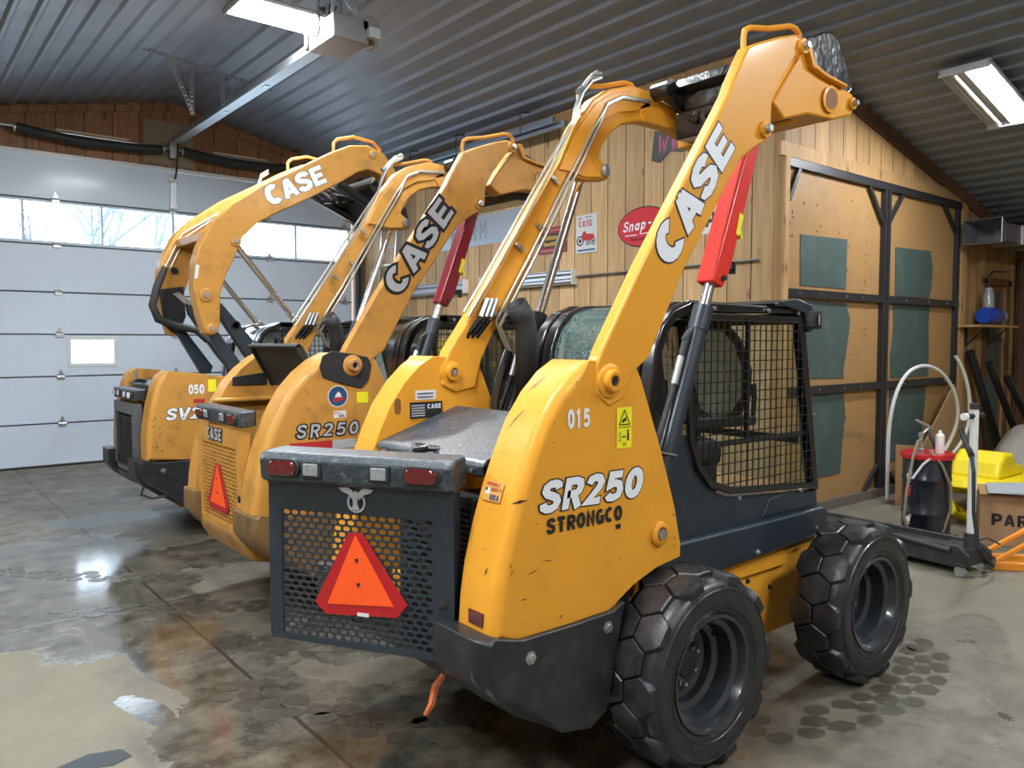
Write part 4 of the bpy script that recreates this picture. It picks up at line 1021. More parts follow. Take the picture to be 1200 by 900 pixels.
# ================================================================== THE BUILDING
WX, DY, GY = 6.78, 4.25, 12.55          # wall planes
RX, RZ = 3.60, 5.33                      # ridge
def roof(x): return RZ-(.228*(x-RX) if x > RX else .20*(RX-x))
X0, X1, Y0_ = -5.0, 12.95, -5.0
WET = [(1.10,6.4,.75,1.7,.5,0), (.85,5.75,.95,.55,.55,0), (1.35,4.6,.30,1.2,.4,.12), (1.75,8.5,.55,.30,.7,0), (1.25,3.4,.35,.5,.6,0), (1.5,2.55,.8,.5,.6,0), (.98,3.85,.07,.30,1.3,.25)]
WET += [(2.0,2.65,1.35,.75,.6,0), (2.9,4.2,1.2,.5,.6,0), (2.7,6.6,1.2,.5,.6,0)]
DAMP = [(3.4,6.5,2.6,5.6,.35,0), (1.9,9.8,2.6,2.2,.6,0), (2.7,2.9,2.1,1.5,.5,0), (2.8,5.3,2.0,1.4,.4,0), (2.9,8.0,2.1,1.6,.4,0), (1.9,6.6,.9,.9,.5,0), (1.1,8.2,1.2,1.6,.5,0), (4.6,1.75,.9,.22,.5,.25), (3.4,1.45,.9,.3,.6,.1), (1.6,10.6,1.8,.8,.5,0), (.6,2.9,.3,.3,.8,0)]
fl = struct(MB().b2((X0, Y0_, -.1), (X1, GY+.05, 0)).build('floor', concrete_mat(), smooth=0))
ROOF = mat('corrugated_steel', (.22,.25,.31), .42, metal=0., dirt=.3, dirtcol=(.15,.155,.165), dscale=2.5, rvar=.06)
mb = MB(); prof = []
x = X0; pw = .2286
while x < X1:
    for dx, dz in ((.135, 0), (.165, -.032), (.200, -.032), (.2286, 0)):
        prof.append((x+dx, roof(min(x+dx, X1+.2))+dz))
    x += pw
n = len(prof); mb.add([(p[0], y, p[1]) for y in (Y0_, GY) for p in prof], [(i, i+1, n+i+1, n+i) for i in range(n-1)])
mb.add([(X0,Y0_,6.2),(X1+.3,Y0_,6.2),(X1+.3,GY+.1,6.2),(X0,GY+.1,6.2)], [(0,1,2,3)])
struct(mb.build('ceiling', ROOF, smooth=0))
scr = MB(); rr = random.Random(2)
for k in range(80):
    xx = X0+pw*rr.randint(20, 74)+.07; yy = rr.choice([-1.2, .2, 1.6, 3.0, 4.4, 5.8, 7.2, 8.6, 10., 11.4])+rr.uniform(-.03, .03)
    scr.lathe([(.009,0),(.008,-.008),(.0005,-.010)], (xx, yy, roof(xx)), 'z', 6)
W1 = wood_mat('pine_boards', (.60,.405,.21), (.41,.25,.11), .28, .1)
W2 = wood_mat('pine_boards_bay', (.46,.285,.125), (.29,.16,.058), .27, .05)
W3 = wood_mat('reddish_boards', (.33,.165,.08), (.18,.082,.040), .36, .12)
TRIMW = wood_mat('pine_trim', (.50,.30,.13), (.34,.19,.07), 3.1, .7, gap=.0)
TRIMB = wood_mat('brown_trim', (.17,.085,.04), (.10,.05,.025), 3.1, .7, gap=.0)
# north wall with the overhead door opening
nw = MB()
xs = [X0, .55, .55, 6.62, 6.62, WX+.15]
def wallpoly(pts): nw.prism(pts, GY, GY+.12)
wallpoly([(X0,0),(.55,0),(.55,roof(.55)),(X0,roof(X0))])
wallpoly([(.55,4.31),(6.62,4.31),(6.62,roof(6.62)),(RX,RZ),(.55,roof(.55))])
wallpoly([(6.62,0),(WX+.1,0),(WX+.1,roof(WX+.1)),(6.62,roof(6.62))])
struct(nw.build('wall_north', W3, smooth=0))
struct(MB().prism([(WX,0),(WX+.12,0),(WX+.12,roof(WX+.12)),(WX,roof(WX))], DY+.12, GY).build('wall_east', W1, smooth=0))
dw = MB()
DX0, DX1, DZ = 6.84, 10.78, 3.50
dw.prism([(WX,0),(DX0,0),(DX0,roof(DX0)),(WX,roof(WX))], DY, DY+.12)
dw.prism([(DX0,DZ),(DX1,DZ),(DX1,roof(DX1)),(DX0,roof(DX0))], DY, DY+.12)
dw.prism([(DX1,0),(11.62,0),(11.62,roof(11.62)),(DX1,roof(DX1))], DY, DY+.12)
dw.prism([(11.62,2.52),(12.38,2.52),(12.38,roof(12.38)),(11.62,roof(11.62))], DY, DY+.12)
dw.prism([(12.38,0),(X1,0),(X1,roof(X1)),(12.38,roof(12.38))], DY, DY+.12)
struct(dw.build('wall_northeast', W2, smooth=0))
BACKW = mat('painted_panel', (.42,.36,.28), .7, dirt=.3, dirtcol=(.25,.2,.15), dscale=3)
struct(MB().b2((X1,Y0_,0),(X1+.1,DY+.1,3.2)).build('wall_southeast', W2, smooth=0))
struct(MB().b2((X0-.1,Y0_,0),(X0,GY+.1,3.61)).build('wall_west', BACKW, smooth=0))
struct(MB().prism([(X0,0),(X1,0),(X1,roof(X1)),(RX,RZ),(X0,roof(X0))], Y0_-.1, Y0_).build('wall_south', BACKW, smooth=0))
# trims
struct(MB().b2((WX-.02,DY,roof(WX)-.20),(WX,GY,roof(WX)-.03)).build('trim_1', TRIMW, smooth=0))
t = MB().prism([(WX-.02,roof(WX)-.19),(X1,roof(X1)-.19),(X1,roof(X1)-.025),(WX-.02,roof(WX)-.025)], DY-.03, DY).build('trim_2', TRIMB, smooth=0); struct(t)
t = MB().prism([(RX,RZ-.14),(WX,roof(WX)-.14),(WX,roof(WX)-.03),(RX,RZ-.03),(X0,roof(X0)-.03),(X0,roof(X0)-.10)], GY-.03, GY).build('trim_3', W3, smooth=0); struct(t)
t = MB().b2((DX0-.16,DY-.025,DZ),(DX1+.22,DY,DZ+.13)).b2((DX1,DY-.03,0),(DX1+.14,DY,DZ)).b2((WX-.012,DY-.025,0),(DX0-.0,DY,DZ)); struct(t.build('trim_4', TRIMW, smooth=0))
t = MB().b2((11.56,DY-.03,.0),(11.64,DY,2.58)).b2((12.36,DY-.03,0),(12.44,DY,2.58)).b2((11.5,DY-.03,2.52),(12.5,DY,2.60)); struct(t.build('trim_5', TRIMB, smooth=0))

# overhead door
PANW = mat('door_steel', (.56,.65,.76), .42, dirt=.35, dirtcol=(.45,.47,.50), dscale=1.6, coat=.1)
SEAM = mat('door_seam', (.05,.055,.06), .6)
dr = empty('door_1', (0, GY, 0)); struct(dr)
LX, HX = .62, 6.58
rows = [(.02,.605),(.605,1.26),(1.26,1.845),(1.845,2.43),(2.43,3.085),(3.085,3.70),(3.70,4.30)]
mul = [HX-.04-.975*k for k in range(7)]
for i, (a, b) in enumerate(rows):
    m_ = MB()
    if i == 5:
        m_.b2((LX,0,a+.01),(HX,.045,a+.05)).b2((LX,0,b-.04),(HX,.045,b-.01))
        for q in mul: m_.b2((q-.018,0,a+.05),(q+.018,.045,b-.04))
        m_.b2((LX,0,a+.05),(mul[-1],.045,b-.04))
    elif i == 2:
        m_.b2((LX,0,a+.01),(2.17,.045,b-.01)).b2((2.78,0,a+.01),(HX,.045,b-.01)).b2((2.17,0,a+.01),(2.78,.045,1.41)).b2((2.17,0,1.80),(2.78,.045,b-.01))
    else:
        m_.b2((LX,0,a+.01),(HX,.045,b-.01))
    p = m_.build('door_panel', PANW, dr, bevel=.004)
    if i != 5:
        e = MB().b2((LX,-.006,a+.012),(HX,0,a+.05)); e.build('panel_rib', PANW, p, bevel=.002)
    if i: 
        MB().b2((LX,.012,a-.012),(HX,.05,a+.012)).build('seam', SEAM, p, smooth=0)
WG = glass_mat('window_glass', (.93,.97,1.), .04)
wf = MB()
for k in range(6): wf.b2((mul[k+1]+.018,.02,3.135),(mul[k]-.018,.024,3.66))
wf.build_parts('window_pane', WG, dr, smooth=0)
sf = MB(); ring(sf, [(2.15,1.39),(2.80,1.39),(2.80,1.82),(2.15,1.82)], .05, -.012, .02); sf.build('small_window_frame', mat('pvc_frame', (.62,.64,.65), .4), dr, bevel=.003)
MB().b2((2.19,.0,1.43),(2.76,.006,1.78)).build_parts('window_pane', WG, dr, smooth=0)
for zz in (.605,1.26,1.845,2.43,3.085,3.70):
    for xx in (2.06,3.60,5.10,6.44):
        hm = MB(); hm.add([(xx-.05,-.004,zz-.03),(xx+.05,-.004,zz-.03),(xx+.035,-.02,zz+.03),(xx,-.022,zz+.11),(xx-.035,-.02,zz+.03),(xx-.05,-.004,zz+.03),(xx+.05,-.004,zz+.03)], [(0,1,2,4),(2,3,4),(0,4,5),(1,6,2)])
        hm.b2((xx-.045,-.03,zz-.035),(xx+.045,-.008,zz+.0)).cyl((xx-.05,-.02,zz),(xx+.05,-.02,zz), .012, 8)
        hm.build('hinge', STEEL, dr, smooth=0)
st = MB().b2((3.575,-.03,3.74),(3.665,-.006,4.22)).b2((3.56,-.045,4.14),(3.68,-.006,4.20)).b2((3.56,-.045,3.74),(3.68,-.006,3.78)); st.build('lift_bracket', STEEL, dr, bevel=.003)
MB().b2((LX-.1,-.012,4.295),(HX+.1,.05,4.345)).build('top_seal', mat('seal_white', (.60,.62,.64), .4), dr)
MB().b2((LX-.05,-.01,0),(HX+.05,.05,.03)).build('bottom_seal', BLKM, dr)
tr = MB()
tr.b2((HX+.03,-.09,0),(HX+.09,-.02,4.5)).b2((HX+.12,-.14,0),(HX+.145,-.0,4.6))
tr.build('door_track', mat('track_steel', (.14,.14,.145), .5, metal=.6), dr)

# torsion spring shaft
sh = empty('torsion_spring_shaft', (3.6, GY-.14, 4.60))
tag(sh, 'torsion spring shaft with black spring sleeves above the garage door', 'door spring')
MB().cyl((-4.2,0,0),(2.95,0,0), .016, 10).build('shaft', STEEL, sh)
for a, b in ((-2.0,-.16),(.14,1.85)):
    MB().tube([(a,0,-.01),(a+.3,0,-.05),((a+b)/2,0,-.085),(b-.3,0,-.06),(b,0,-.03)], .065, 14).build('spring', BLKM, sh)
    MB().box(((a+b)/2,-.04,.03),(abs(b-a)*.5,.01,.025)).build('paper_strip', mat('tan_strip', (.50,.42,.28), .7), sh)
    for q in (a, b): MB().lathe([(.055,-.03),(.055,.03)], (q,0,-.02), 'x', 14).build('winding_cone', STEEL, sh)
MB().b2((-.05,-.02,-.13),(.05,.13,.10)).build('center_bracket', STEEL, sh)
MB().b2((-.38,.12,-.22),(.32,.135,.42)).build('mounting_board', mat('osb_pad', (.25,.19,.12), .7, dirt=.5, dirtcol=(.15,.1,.06), dscale=30), sh)

# opener with its rail
GALV = mat('galvanised', (.40,.42,.44), .35, metal=.8, dirt=.4, dirtcol=(.2,.2,.2), dscale=15)
op = empty('garage_door_opener', (3.60, 7.25, 4.70))
tag(op, 'garage door opener motor hung from the ceiling at the end of its long rail', 'door opener')
hs_ = MB().b2((-.17,-.42,-.13),(.20,.12,.10)); hs_.b2((-.19,.12,-.10),(.17,.19,.08))
hs_.build('housing', mat('opener_grey', (.16,.155,.15), .4, metal=.5, dirt=.6, dirtcol=(.15,.12,.10), dscale=12), op, bevel=.012)
MB().lathe([(.001,-.42),(.085,-.42),(.095,-.40),(.095,-.12),(.085,-.10),(.001,-.10)], (.22,.0,.06), 'y', 20).build('motor', mat('motor_case', (.22,.21,.20), .35, metal=.6), op)
MB().lathe([(.001,-.02),(.11,-.02),(.11,.0),(.001,.0)], (-.20,-.1,.04), 'x', 20).build('pulley', GALV, op)
MB().b2((.16,-.50,-.08),(.28,-.42,.02)).b2((.26,-.34,-.10),(.34,-.20,.0)).build_parts('light_lens', LENS, op, bevel=.01)
wr = MB(); rr = random.Random(4)
for k in range(5): wr.tube([(rr.uniform(-.2,.2),rr.uniform(-.3,.1),.10),(rr.uniform(-.25,.25),rr.uniform(-.3,.1),.22+rr.uniform(0,.06)),(rr.uniform(-.2,.3),rr.uniform(-.3,.1),.16),(rr.uniform(-.1,.3),rr.uniform(-.3,0),.02)], .007, 6)
wr.build_parts('wire', BLKM, op)
hg = MB()
for xx, yy in ((-.12,-.30),(.12,-.30),(-.12,.0),(.12,.0)): hg.b2((xx-.015,yy-.004,.08),(xx+.015,yy+.004,.60))
hg.box((.0,-.30,.30),(.34,.004,.03), ry=.8)
hg.build_parts('hanger_strap', GALV, op, smooth=0)
rl = MB()
for xx in (-.05,.05): rl.b2((xx-.018,.15,-.03),(xx+.018,5.0,.045))
rl.b2((-.07,.15,-.045),(.07,5.0,-.03))
r_ = rl.build('rail', GALV, op, bevel=.003)
for yy in (1.6,2.9,4.0): MB().b2((-.02,yy,-.052),(.03,yy+.10,.05)).build_parts('rail_clip', STEEL, r_)
MB().tube([(.01,4.95,0),(.02,5.02,-.15),(.0,5.0,-.40),(.0,5.10,-.55)], .014, 8).build('door_arm', BLKM, op)
# slotted angle hangers
def slotted(mb, a, b, w=.035):
    a, b = Vector(a), Vector(b); d = (b-a); n = int(d.length/.05)
    q = d.normalized(); s = q.cross(Vector((0,1,0))).normalized()*w/2
    for side in (-1, 1):
        mb.tube([a+s*side, b+s*side], .005, 4)
    for k in range(n+1):
        p = a+d*k/n; mb.tube([p-s, p+s], .009, 4)
an = empty('slotted_angle_hanger', (3.05, 9.9, 4.75))
tag(an, 'slotted steel angle bracket hanging under the ceiling beside the opener rail', 'bracket')
m_ = MB(); slotted(m_, (-.62,0,.40),(1.05,0,.20)); m_.build('cross_angle', GALV, an, smooth=0)
for a, b in (((.05,0,.34),(.05,0,-.28)),((-.20,0,.34),(.05,0,-.26)),((.42,0,.28),(.42,0,-.10)),((.68,0,.25),(.48,0,-.06))):
    m_ = MB(); slotted(m_, a, b); m_.build('drop_angle', GALV, an, smooth=0)

# light fixtures
TUBEM = mat('lit_tube', (1,1,1), .5, emit=(.92,.97,1.), es=80.)
TUBED = mat('dead_tube', (.55,.57,.56), .3)
FIXM = mat('fixture_white', (.55,.56,.57), .35, coat=.2)
def fixture(x, y, ang, length, width, label, slope=0., lit=(1,1), power=120, drop=0., name='fluorescent_light'):
    f = empty(name, (x, y, roof(x)-.14-drop)); f.rotation_euler = (0, slope, ang)
    tag(f, label, 'ceiling light', 'fluorescent lights under the roof')
    L_, W_ = length/2, width/2
    m_ = MB()
    m_.b2((-L_,-W_,.03),(L_,W_,.045)); m_.prism([(-W_,.04),(-W_,.0),(-W_+.012,.0),(-W_+.03,.03)], -L_, L_, 'x').prism([(W_,.04),(W_,.0),(W_-.012,.0),(W_-.03,.03)], -L_, L_, 'x')
    m_.b2((-L_,-W_,-.03),(-L_+.012,W_,.04)).b2((L_-.012,-W_,-.03),(L_,W_,.04)).prism([(-.035,.035),(0,-.015),(.035,.035)], -L_, L_, 'x')
    m_.build('reflector', FIXM, f, smooth=0)
    if drop: MB().cyl((-L_*.7,0,.2),(-L_*.7,0,.2+drop), .006, 6).cyl((L_*.7,0,.2),(L_*.7,0,.2+drop), .006, 6).build_parts('hanger_chain', STEEL, f)
    for k, s in enumerate((-1, 1)):
        for q in ((.28, .66) if lit[k] else (.45,)):
            MB().cyl((-L_+.03,s*W_*q,-.012),(L_-.03,s*W_*q,-.012), .019, 10).build('tube', TUBEM if lit[k] else TUBED, f)
    MB().cyl((-L_*.7,0,.04),(-L_*.7,0,.20), .006, 6).cyl((L_*.7,0,.04),(L_*.7,0,.20), .006, 6).build_parts('hanger_rod', STEEL, f)
    ld = bpy.data.lights.new('tube_light', 'AREA'); ld.shape = 'RECTANGLE'; ld.size = length*.94
    both = lit[0] and lit[1]; ld.size_y = width*(.8 if both else .36); ld.energy = power*(1 if both else .5); ld.color = (.93,.97,1.)
    lo = bpy.data.objects.new('tube_light', ld); col.objects.link(lo); lo.parent = f; lo.location = (0, 0 if both else (W_*.47 if lit[1] else -W_*.47), -.03)
    return f
P0 = 150
fixture(3.36, 7.52, 0, 1.25, .50, 'brightest ceiling light, just behind the door opener motor', 0, (1,1), P0*1.8, drop=.24)
fixture(8.42, 3.10, 0, 1.22, .44, 'ceiling light at the right with one side of its tubes lit', R(13), (1,0), P0*.85)
for k, (x_, y_, l_) in enumerate(((3.2,4.6,'added unseen ceiling light under the ridge, brightening the roof ribs'),(.4,2.3,'added unseen ceiling light over the aisle, brightening the side and rear of the nearest loader'),(2.6,-2.2,'added unseen ceiling light near the south wall left of the ridge'),(6.2,-.4,'added unseen ceiling light over the south part of the hall'),(-1.6,.8,'added unseen ceiling light over the west aisle near the south end'),(-1.2,6.0,'added unseen ceiling light over the west aisle by the garage door'))):
    fixture(x_, y_, 0, 1.25, .50, l_, 0, (1,1), P0*(.45 if x_ < -1.5 else (.5 if y_ == 4.6 else .9)))  # unseen lights added outside the view to brighten loaders, ribs and hall

# double plywood door in the northeast wall
PLY = mat('plywood', (.36,.205,.082), .5, dirt=.6, dirtcol=(.26,.145,.06), dscale=2.2, rvar=.1, coat=.1)
d2_ = empty('door_2', (0, DY, 0)); struct(d2_)
MB().b2((DX0,.03,.05),(8.80,.06,DZ)).b2((8.82,.03,.05),(DX1,.06,DZ)).build_parts('door_leaf', PLY, d2_, smooth=0)
FR = mat('frame_steel', (.035,.035,.038), .4, metal=.3)
fm = MB().b2((DX0,-.02,3.42),(DX1,.03,DZ)).b2((8.74,-.025,.0),(8.80,.03,3.43)).b2((8.82,-.025,.0),(8.88,.03,3.43)).b2((10.66,-.02,0),(10.74,.03,3.43))
for zz in (2.22,1.26):
    fm.b2((DX0,-.02,zz-.04),(8.74,.03,zz+.04)).b2((8.88,-.02,zz-.04),(10.66,.03,zz+.04))
for a, b in (((6.86,3.10),(7.04,3.42)),((8.42,3.42),(8.74,3.06)),((9.20,3.42),(8.88,3.08)),((10.30,3.42),(10.66,3.12)),((8.36,.02),(8.74,.36)),((9.28,.02),(8.88,.36))):
    v = Vector((b[0]-a[0], b[1]-a[1])); L2 = v.length
    fm.box(((a[0]+b[0])/2, .0, (a[1]+b[1])/2), (L2, .03, .045), ry=-math.atan2(v.y, v.x))
fm.build('door_frame', FR, d2_, smooth=0)
bo = MB()
for xx in (7.05,7.45,7.95,8.3,9.3,9.9,10.4):
    for zz in (2.22,1.26): bo.lathe([(.011,-.02),(.010,-.027),(.0005,-.028)], (xx,0,zz), 'y', 8)
bo.build_parts('bolt', STEEL, d2_)
GRP = mat('green_vinyl', (.055,.085,.078), .55, dirt=.7, dirtcol=(.12,.155,.145), dscale=3.2, bump=.1, bscale=8)
gp = [[(7.12,2.80),(8.02,2.82),(8.01,2.30),(7.13,2.30)], [(7.10,2.16),(8.02,2.15),(8.12,1.98),(8.06,1.68),(8.00,1.46),(8.01,1.36),(7.19,1.38),(7.14,1.8)], [(7.14,1.23),(8.01,1.22),(8.06,.95),(8.0,.60),(7.98,.35),(7.30,.34),(7.22,.62),(7.17,.9)],
      [(9.10,2.82),(10.0,2.84),(10.07,2.64),(10.05,2.4),(10.0,2.28),(9.12,2.26)], [(9.08,2.19),(10.02,2.21),(10.0,1.95),(10.03,1.6),(10.02,1.33),(9.06,1.33),(9.04,1.58),(9.10,1.9)], [(9.05,1.24),(9.97,1.23),(9.96,1.0),(9.90,.7),(9.86,.35),(9.05,.36),(9.04,.6)]]
for g_ in gp: MB().prism(g_, .022, .030).build('window_cover', GRP, d2_, smooth=0, label='dark green sheet over a window opening')
sc = MB(); rr = random.Random(12)
for k in range(90):
    xx = rr.choice([6.95,7.2,7.45,7.85,8.1,8.45])+rr.uniform(-.05,.05); zz = rr.uniform(.4,3.3)
    if not any(min(p[0] for p in g_) < xx < max(p[0] for p in g_) and min(p[1] for p in g_) < zz < max(p[1] for p in g_) for g_ in gp):
        sc.lathe([(.016,.030),(.012,.022),(.0005,.018)], (xx,0,zz), 'y', 8)
sc.build_parts('rivet', PLY, d2_)
MB().b2((DX0,-.03,0),(DX1,.06,.10)).build('threshold', mat('threshold_wood', (.14,.11,.085), .7, dirt=.5, dirtcol=(.07,.055,.045), dscale=5), d2_, smooth=0)
# small door further right
d3_ = empty('door_3', (0, DY, 0)); struct(d3_)
MB().b2((11.64,.03,0),(12.36,.08,2.52)).build_parts('door_leaf', wood_mat('door_planks', (.34,.18,.07), (.2,.1,.04), .2), d3_, smooth=0)
MB().b2((11.72,.022,.30),(12.24,.03,2.42)).build('window_cover', GRP, d3_, smooth=0)

# ================================================================== THINGS ON THE EAST WALL
def on_wall(name, y, z, label, cat):
    """an empty on the east wall whose local x runs to the right along the wall (south)"""
    e = empty(name, (WX-.004, y, z)); e.rotation_euler = (0, 0, -math.pi/2)
    return tag(e, label, cat)
def board(e, w, h, m, t=.006, name='sign_board'):
    return MB().b2((-w/2,-t,-h/2),(w/2,0,h/2)).build(name, m, e, smooth=0)
s1 = on_wall('oval_sign', 6.0, 3.035, 'red oval sign with white script lettering on the pine wall', 'sign')
o_ = MB().lathe([(1,-.004),(.001,-.004)], (0,0,0), 'y', 40); o_.v = [(v[0]*.385, v[1], v[2]*.225) for v in o_.v]; o_.build('sign_border', BDEC, s1)
o_ = MB().lathe([(1,-.006),(.001,-.006)], (0,0,0), 'y', 40); o_.v = [(v[0]*.372, v[1], v[2]*.212) for v in o_.v]; o_.build('sign_face', mat('sign_red', (.56,.022,.035), .35), s1)
letters('Snap-on', (-.31,-.009,-.045), SX, SZ, .125, WHT, 'lettering', s1, t=.15, w=.66, sp=.78, shear=.2, rise=.06)
MB().b2((-.27,-.0095,-.088),(-.09,-.009,-.078)).b2((-.05,-.0095,-.082),(.22,-.009,-.072)).build_parts('underline', WHT, s1, smooth=0)
letters('HIGH PERFORMANCE', (-.185,-.009,-.150), SX, SZ, .030, BDEC, 'lettering', s1, t=.2, w=.72, sp=.86)
s2 = on_wall('tractor_poster', 6.905, 3.05, 'white poster with a red tractor, on the wall left of the oval sign', 'poster')
board(s2, .36, .46, mat('poster_white', (.55,.56,.56), .4, dirt=.4, dirtcol=(.4,.38,.34), dscale=14))
letters('CASE', (-.13,-.008,.085), SX, SZ, .075, RDEC, 'lettering', s2, t=.2, w=.72, sp=.82)
letters('NEW', (-.14,-.008,.175), SX, SZ, .028, RDEC, 'lettering', s2, t=.2)
letters('TRACTOR', (-.02,-.008,.185), SX, SZ, .024, BLUE, 'lettering', s2, t=.2, w=.6, sp=.8)
tp = MB()
for cx, cz, r in ((-.105,-.08,.062),(.115,-.10,.042),(.03,-.11,.035)): tp.lathe([(r,-.0075),(r*.72,-.0075)], (cx,0,cz), 'y', 20); tp.lathe([(r*.4,-.0075),(.0005,-.0075)], (cx,0,cz), 'y', 12)
tp.build('printed_wheel', BDEC, s2)
MB().prism([(-.07,-.08),(-.08,-.02),(-.05,.03),(-.01,.03),(0,-.0),(.12,-.01),(.14,-.05),(.10,-.085)], -.008, -.0072).build('printed_body', RDEC, s2, smooth=0)
MB().b2((-.15,-.008,-.205),(.15,-.0072,-.185)).build_parts('printed_line', BLUE, s2, smooth=0)
s3 = on_wall('tin_sign', 7.52, 3.03, 'small dark red and black tin sign with yellow print, left of the tractor poster', 'sign')
board(s3, .54, .33, mat('tin_red', (.20,.012,.02), .4))
MB().b2((-.25,-.0075,-.085),(.25,-.0065,.085)).build('center_band', BDEC, s3, smooth=0)
OCH = mat('ochre', (.50,.28,.05), .5); rr = random.Random(6)
for z0, xs_ in ((.008,(-.21,.21)),(-.068,(-.16,.17))):
    bl = MB(); x = xs_[0]
    while x < xs_[1]:
        w_ = rr.uniform(.018,.036); h_ = rr.uniform(.032,.058); bl.b2((x,-.0085,z0),(x+w_,-.0078,z0+h_)); x += w_+.008
    o_ = bl.build('blurred_print', OCH, s3, smooth=0); o_['kind'] = 'stuff'
MB().b2((-.22,-.0075,.115),(.22,-.0068,.135)).b2((-.22,-.0075,-.135),(.22,-.0068,-.115)).build_parts('printed_line', mat('pale_red', (.45,.15,.12), .5), s3, smooth=0)
s4 = on_wall('round_sign', 5.10, 3.12, 'white cutout sign with black lettering, partly behind the red cylinder cover', 'sign')
o_ = MB().lathe([(1,-.006),(.001,-.006)], (0,0,0), 'y', 32); o_.v = [(v[0]*.27+v[2]*.06, v[1], v[2]*.26) for v in o_.v]; o_.build('sign_face', LABELW, s4)
letters('oo', (-.20,-.009,.02), SX, SZ, .26, BDEC, 'lettering', s4, t=.12, w=.6, sp=.62)
letters('pp', (-.17,-.009,-.14), SX, SZ, .16, BDEC, 'lettering', s4, t=.2, w=.72, sp=.8, shear=.2)
s5 = on_wall('graffiti_sign', 5.55, 3.86, 'pink and black cutout sign high on the wall below the roof', 'sign')
MB().prism([(-.34,-.12),(-.30,.20),(-.10,.14),(.10,.18),(.40,.06),(.42,-.06),(.10,-.10),(-.08,-.06),(-.22,-.16)], -.006, 0).build('sign_face', BDEC, s5, smooth=0)
letters('WVM', (-.26,-.009,-.06), SX, SZ, .19, mat('graffiti_pink', (.42,.08,.16), .5), 'lettering', s5, t=.2, w=.72, sp=.9, shear=.2)
s6 = on_wall('long_banner_sign', 9.15, 3.32, 'long grey sign with raised lettering, between the arms of the middle loader', 'sign')
board(s6, 2.0, .42, mat('sign_grey', (.30,.33,.37), .4, metal=.3))
letters('FORM', (-.62,-.009,-.13), SX, SZ, .26, mat('sign_letter', (.20,.22,.25), .5), 'lettering', s6, t=.18, w=.72, sp=.90)
ALU = mat('aluminium', (.52,.54,.56), .28, metal=.85)
for y0, y1, l_ in ((8.95,7.08,'aluminium double rail on the wall, ending below the tractor poster'),(11.0,9.35,'aluminium double rail on the wall behind the middle loader arms')):
    e = empty('wall_rail', (WX, (y0+y1)/2, 2.545)); tag(e, l_, 'wall rail', 'aluminium rails on the pine wall')
    L_ = (y0-y1)/2
    if y1 < 8: RAIL1 = e
    MB().b2((-.05,-L_,-.09),(-.0,L_,.09)).build('back_plate', ALU, e, bevel=.003)
    for zz in (-.05,.05): MB().tube([(-.06,-L_,zz),(-.06,L_,zz)], .032, 10).build('rail', ALU, e)
    MB().b2((-.10,-L_-.012,-.10),(0,-L_,.10)).b2((-.10,L_,-.10),(0,L_+.012,.10)).build_parts('end_cap', LABELW, e, bevel=.004)
cd = MB().cyl((WX-.03,7.06,2.545),(WX-.03,4.5,2.545), .012, 8); c_ = cd.build('conduit', mat('conduit_grey', (.20,.20,.20), .4, metal=.6), RAIL1); c_.location = [-q for q in RAIL1.location]
tk = empty('steel_track_bundle', (6.60, 8.95, 4.42)); tag(tk, 'bundle of galvanised door tracks hung just under the roof edge', 'steel track')
for k, (dx, dz) in enumerate(((0,.03),(-.07,.02),(-.14,-.01),(-.04,-.06))):
    MB().b2((dx-.028,-1.60-.1*k,dz-.035),(dx+.028,2.3-.08*k,dz+.035)).build('track', mat('track_blue_grey%d' % k if 0 else 'track_zinc', (.30,.36,.42), .3, metal=.7), tk, bevel=.004)
for yy in (-1.2,.2,1.4): MB().tube([(-.17,yy,-.06),(-.17,yy,.20),(.12,yy,.24)], .008, 6).build_parts('hanger_wire', BLKM, tk)
# ladder
ld_ = empty('aluminium_ladder', (6.42, 11.35, 0)); tag(ld_, 'aluminium ladder leaning in the corner between garage door and pine wall', 'ladder'); ld_.rotation_euler = (0, R(4), 0)
for yy in (-.24,.24): MB().b2((-.04,yy-.013,0),(.04,yy+.013,4.15)).build('side_rail', ALU, ld_, bevel=.003)
for k in range(13): MB().cyl((0,-.24,.30+.30*k),(0,.24,.30+.30*k), .017, 8).build_parts('rung', ALU, ld_)
# upright yellow blade behind the middle loader
YP = mat('plow_yellow', (.72,.52,.01), .35, coat=.3)
yb = empty('snow_pusher', (6.25, 8.6, 0)); tag(yb, 'yellow ribbed pusher blade standing upright by the pine wall behind the middle loader', 'snow pusher')
MB().prism([(0,.02),(.06,.02),(.16,.35),(.16,1.3),(.04,1.78),(-.02,1.78),(.10,1.3),(.10,.35)], -.75, .75).build('blade', YP, yb, bevel=.01)
for yy in (-.7,-.25,.25,.7): MB().prism([(.0,.05),(-.22,.10),(-.10,.5),(-.05,1.3),(-.02,1.7),(.10,1.3),(.10,.35)], yy-.02, yy+.02).build('rib', YP, yb, bevel=.006)

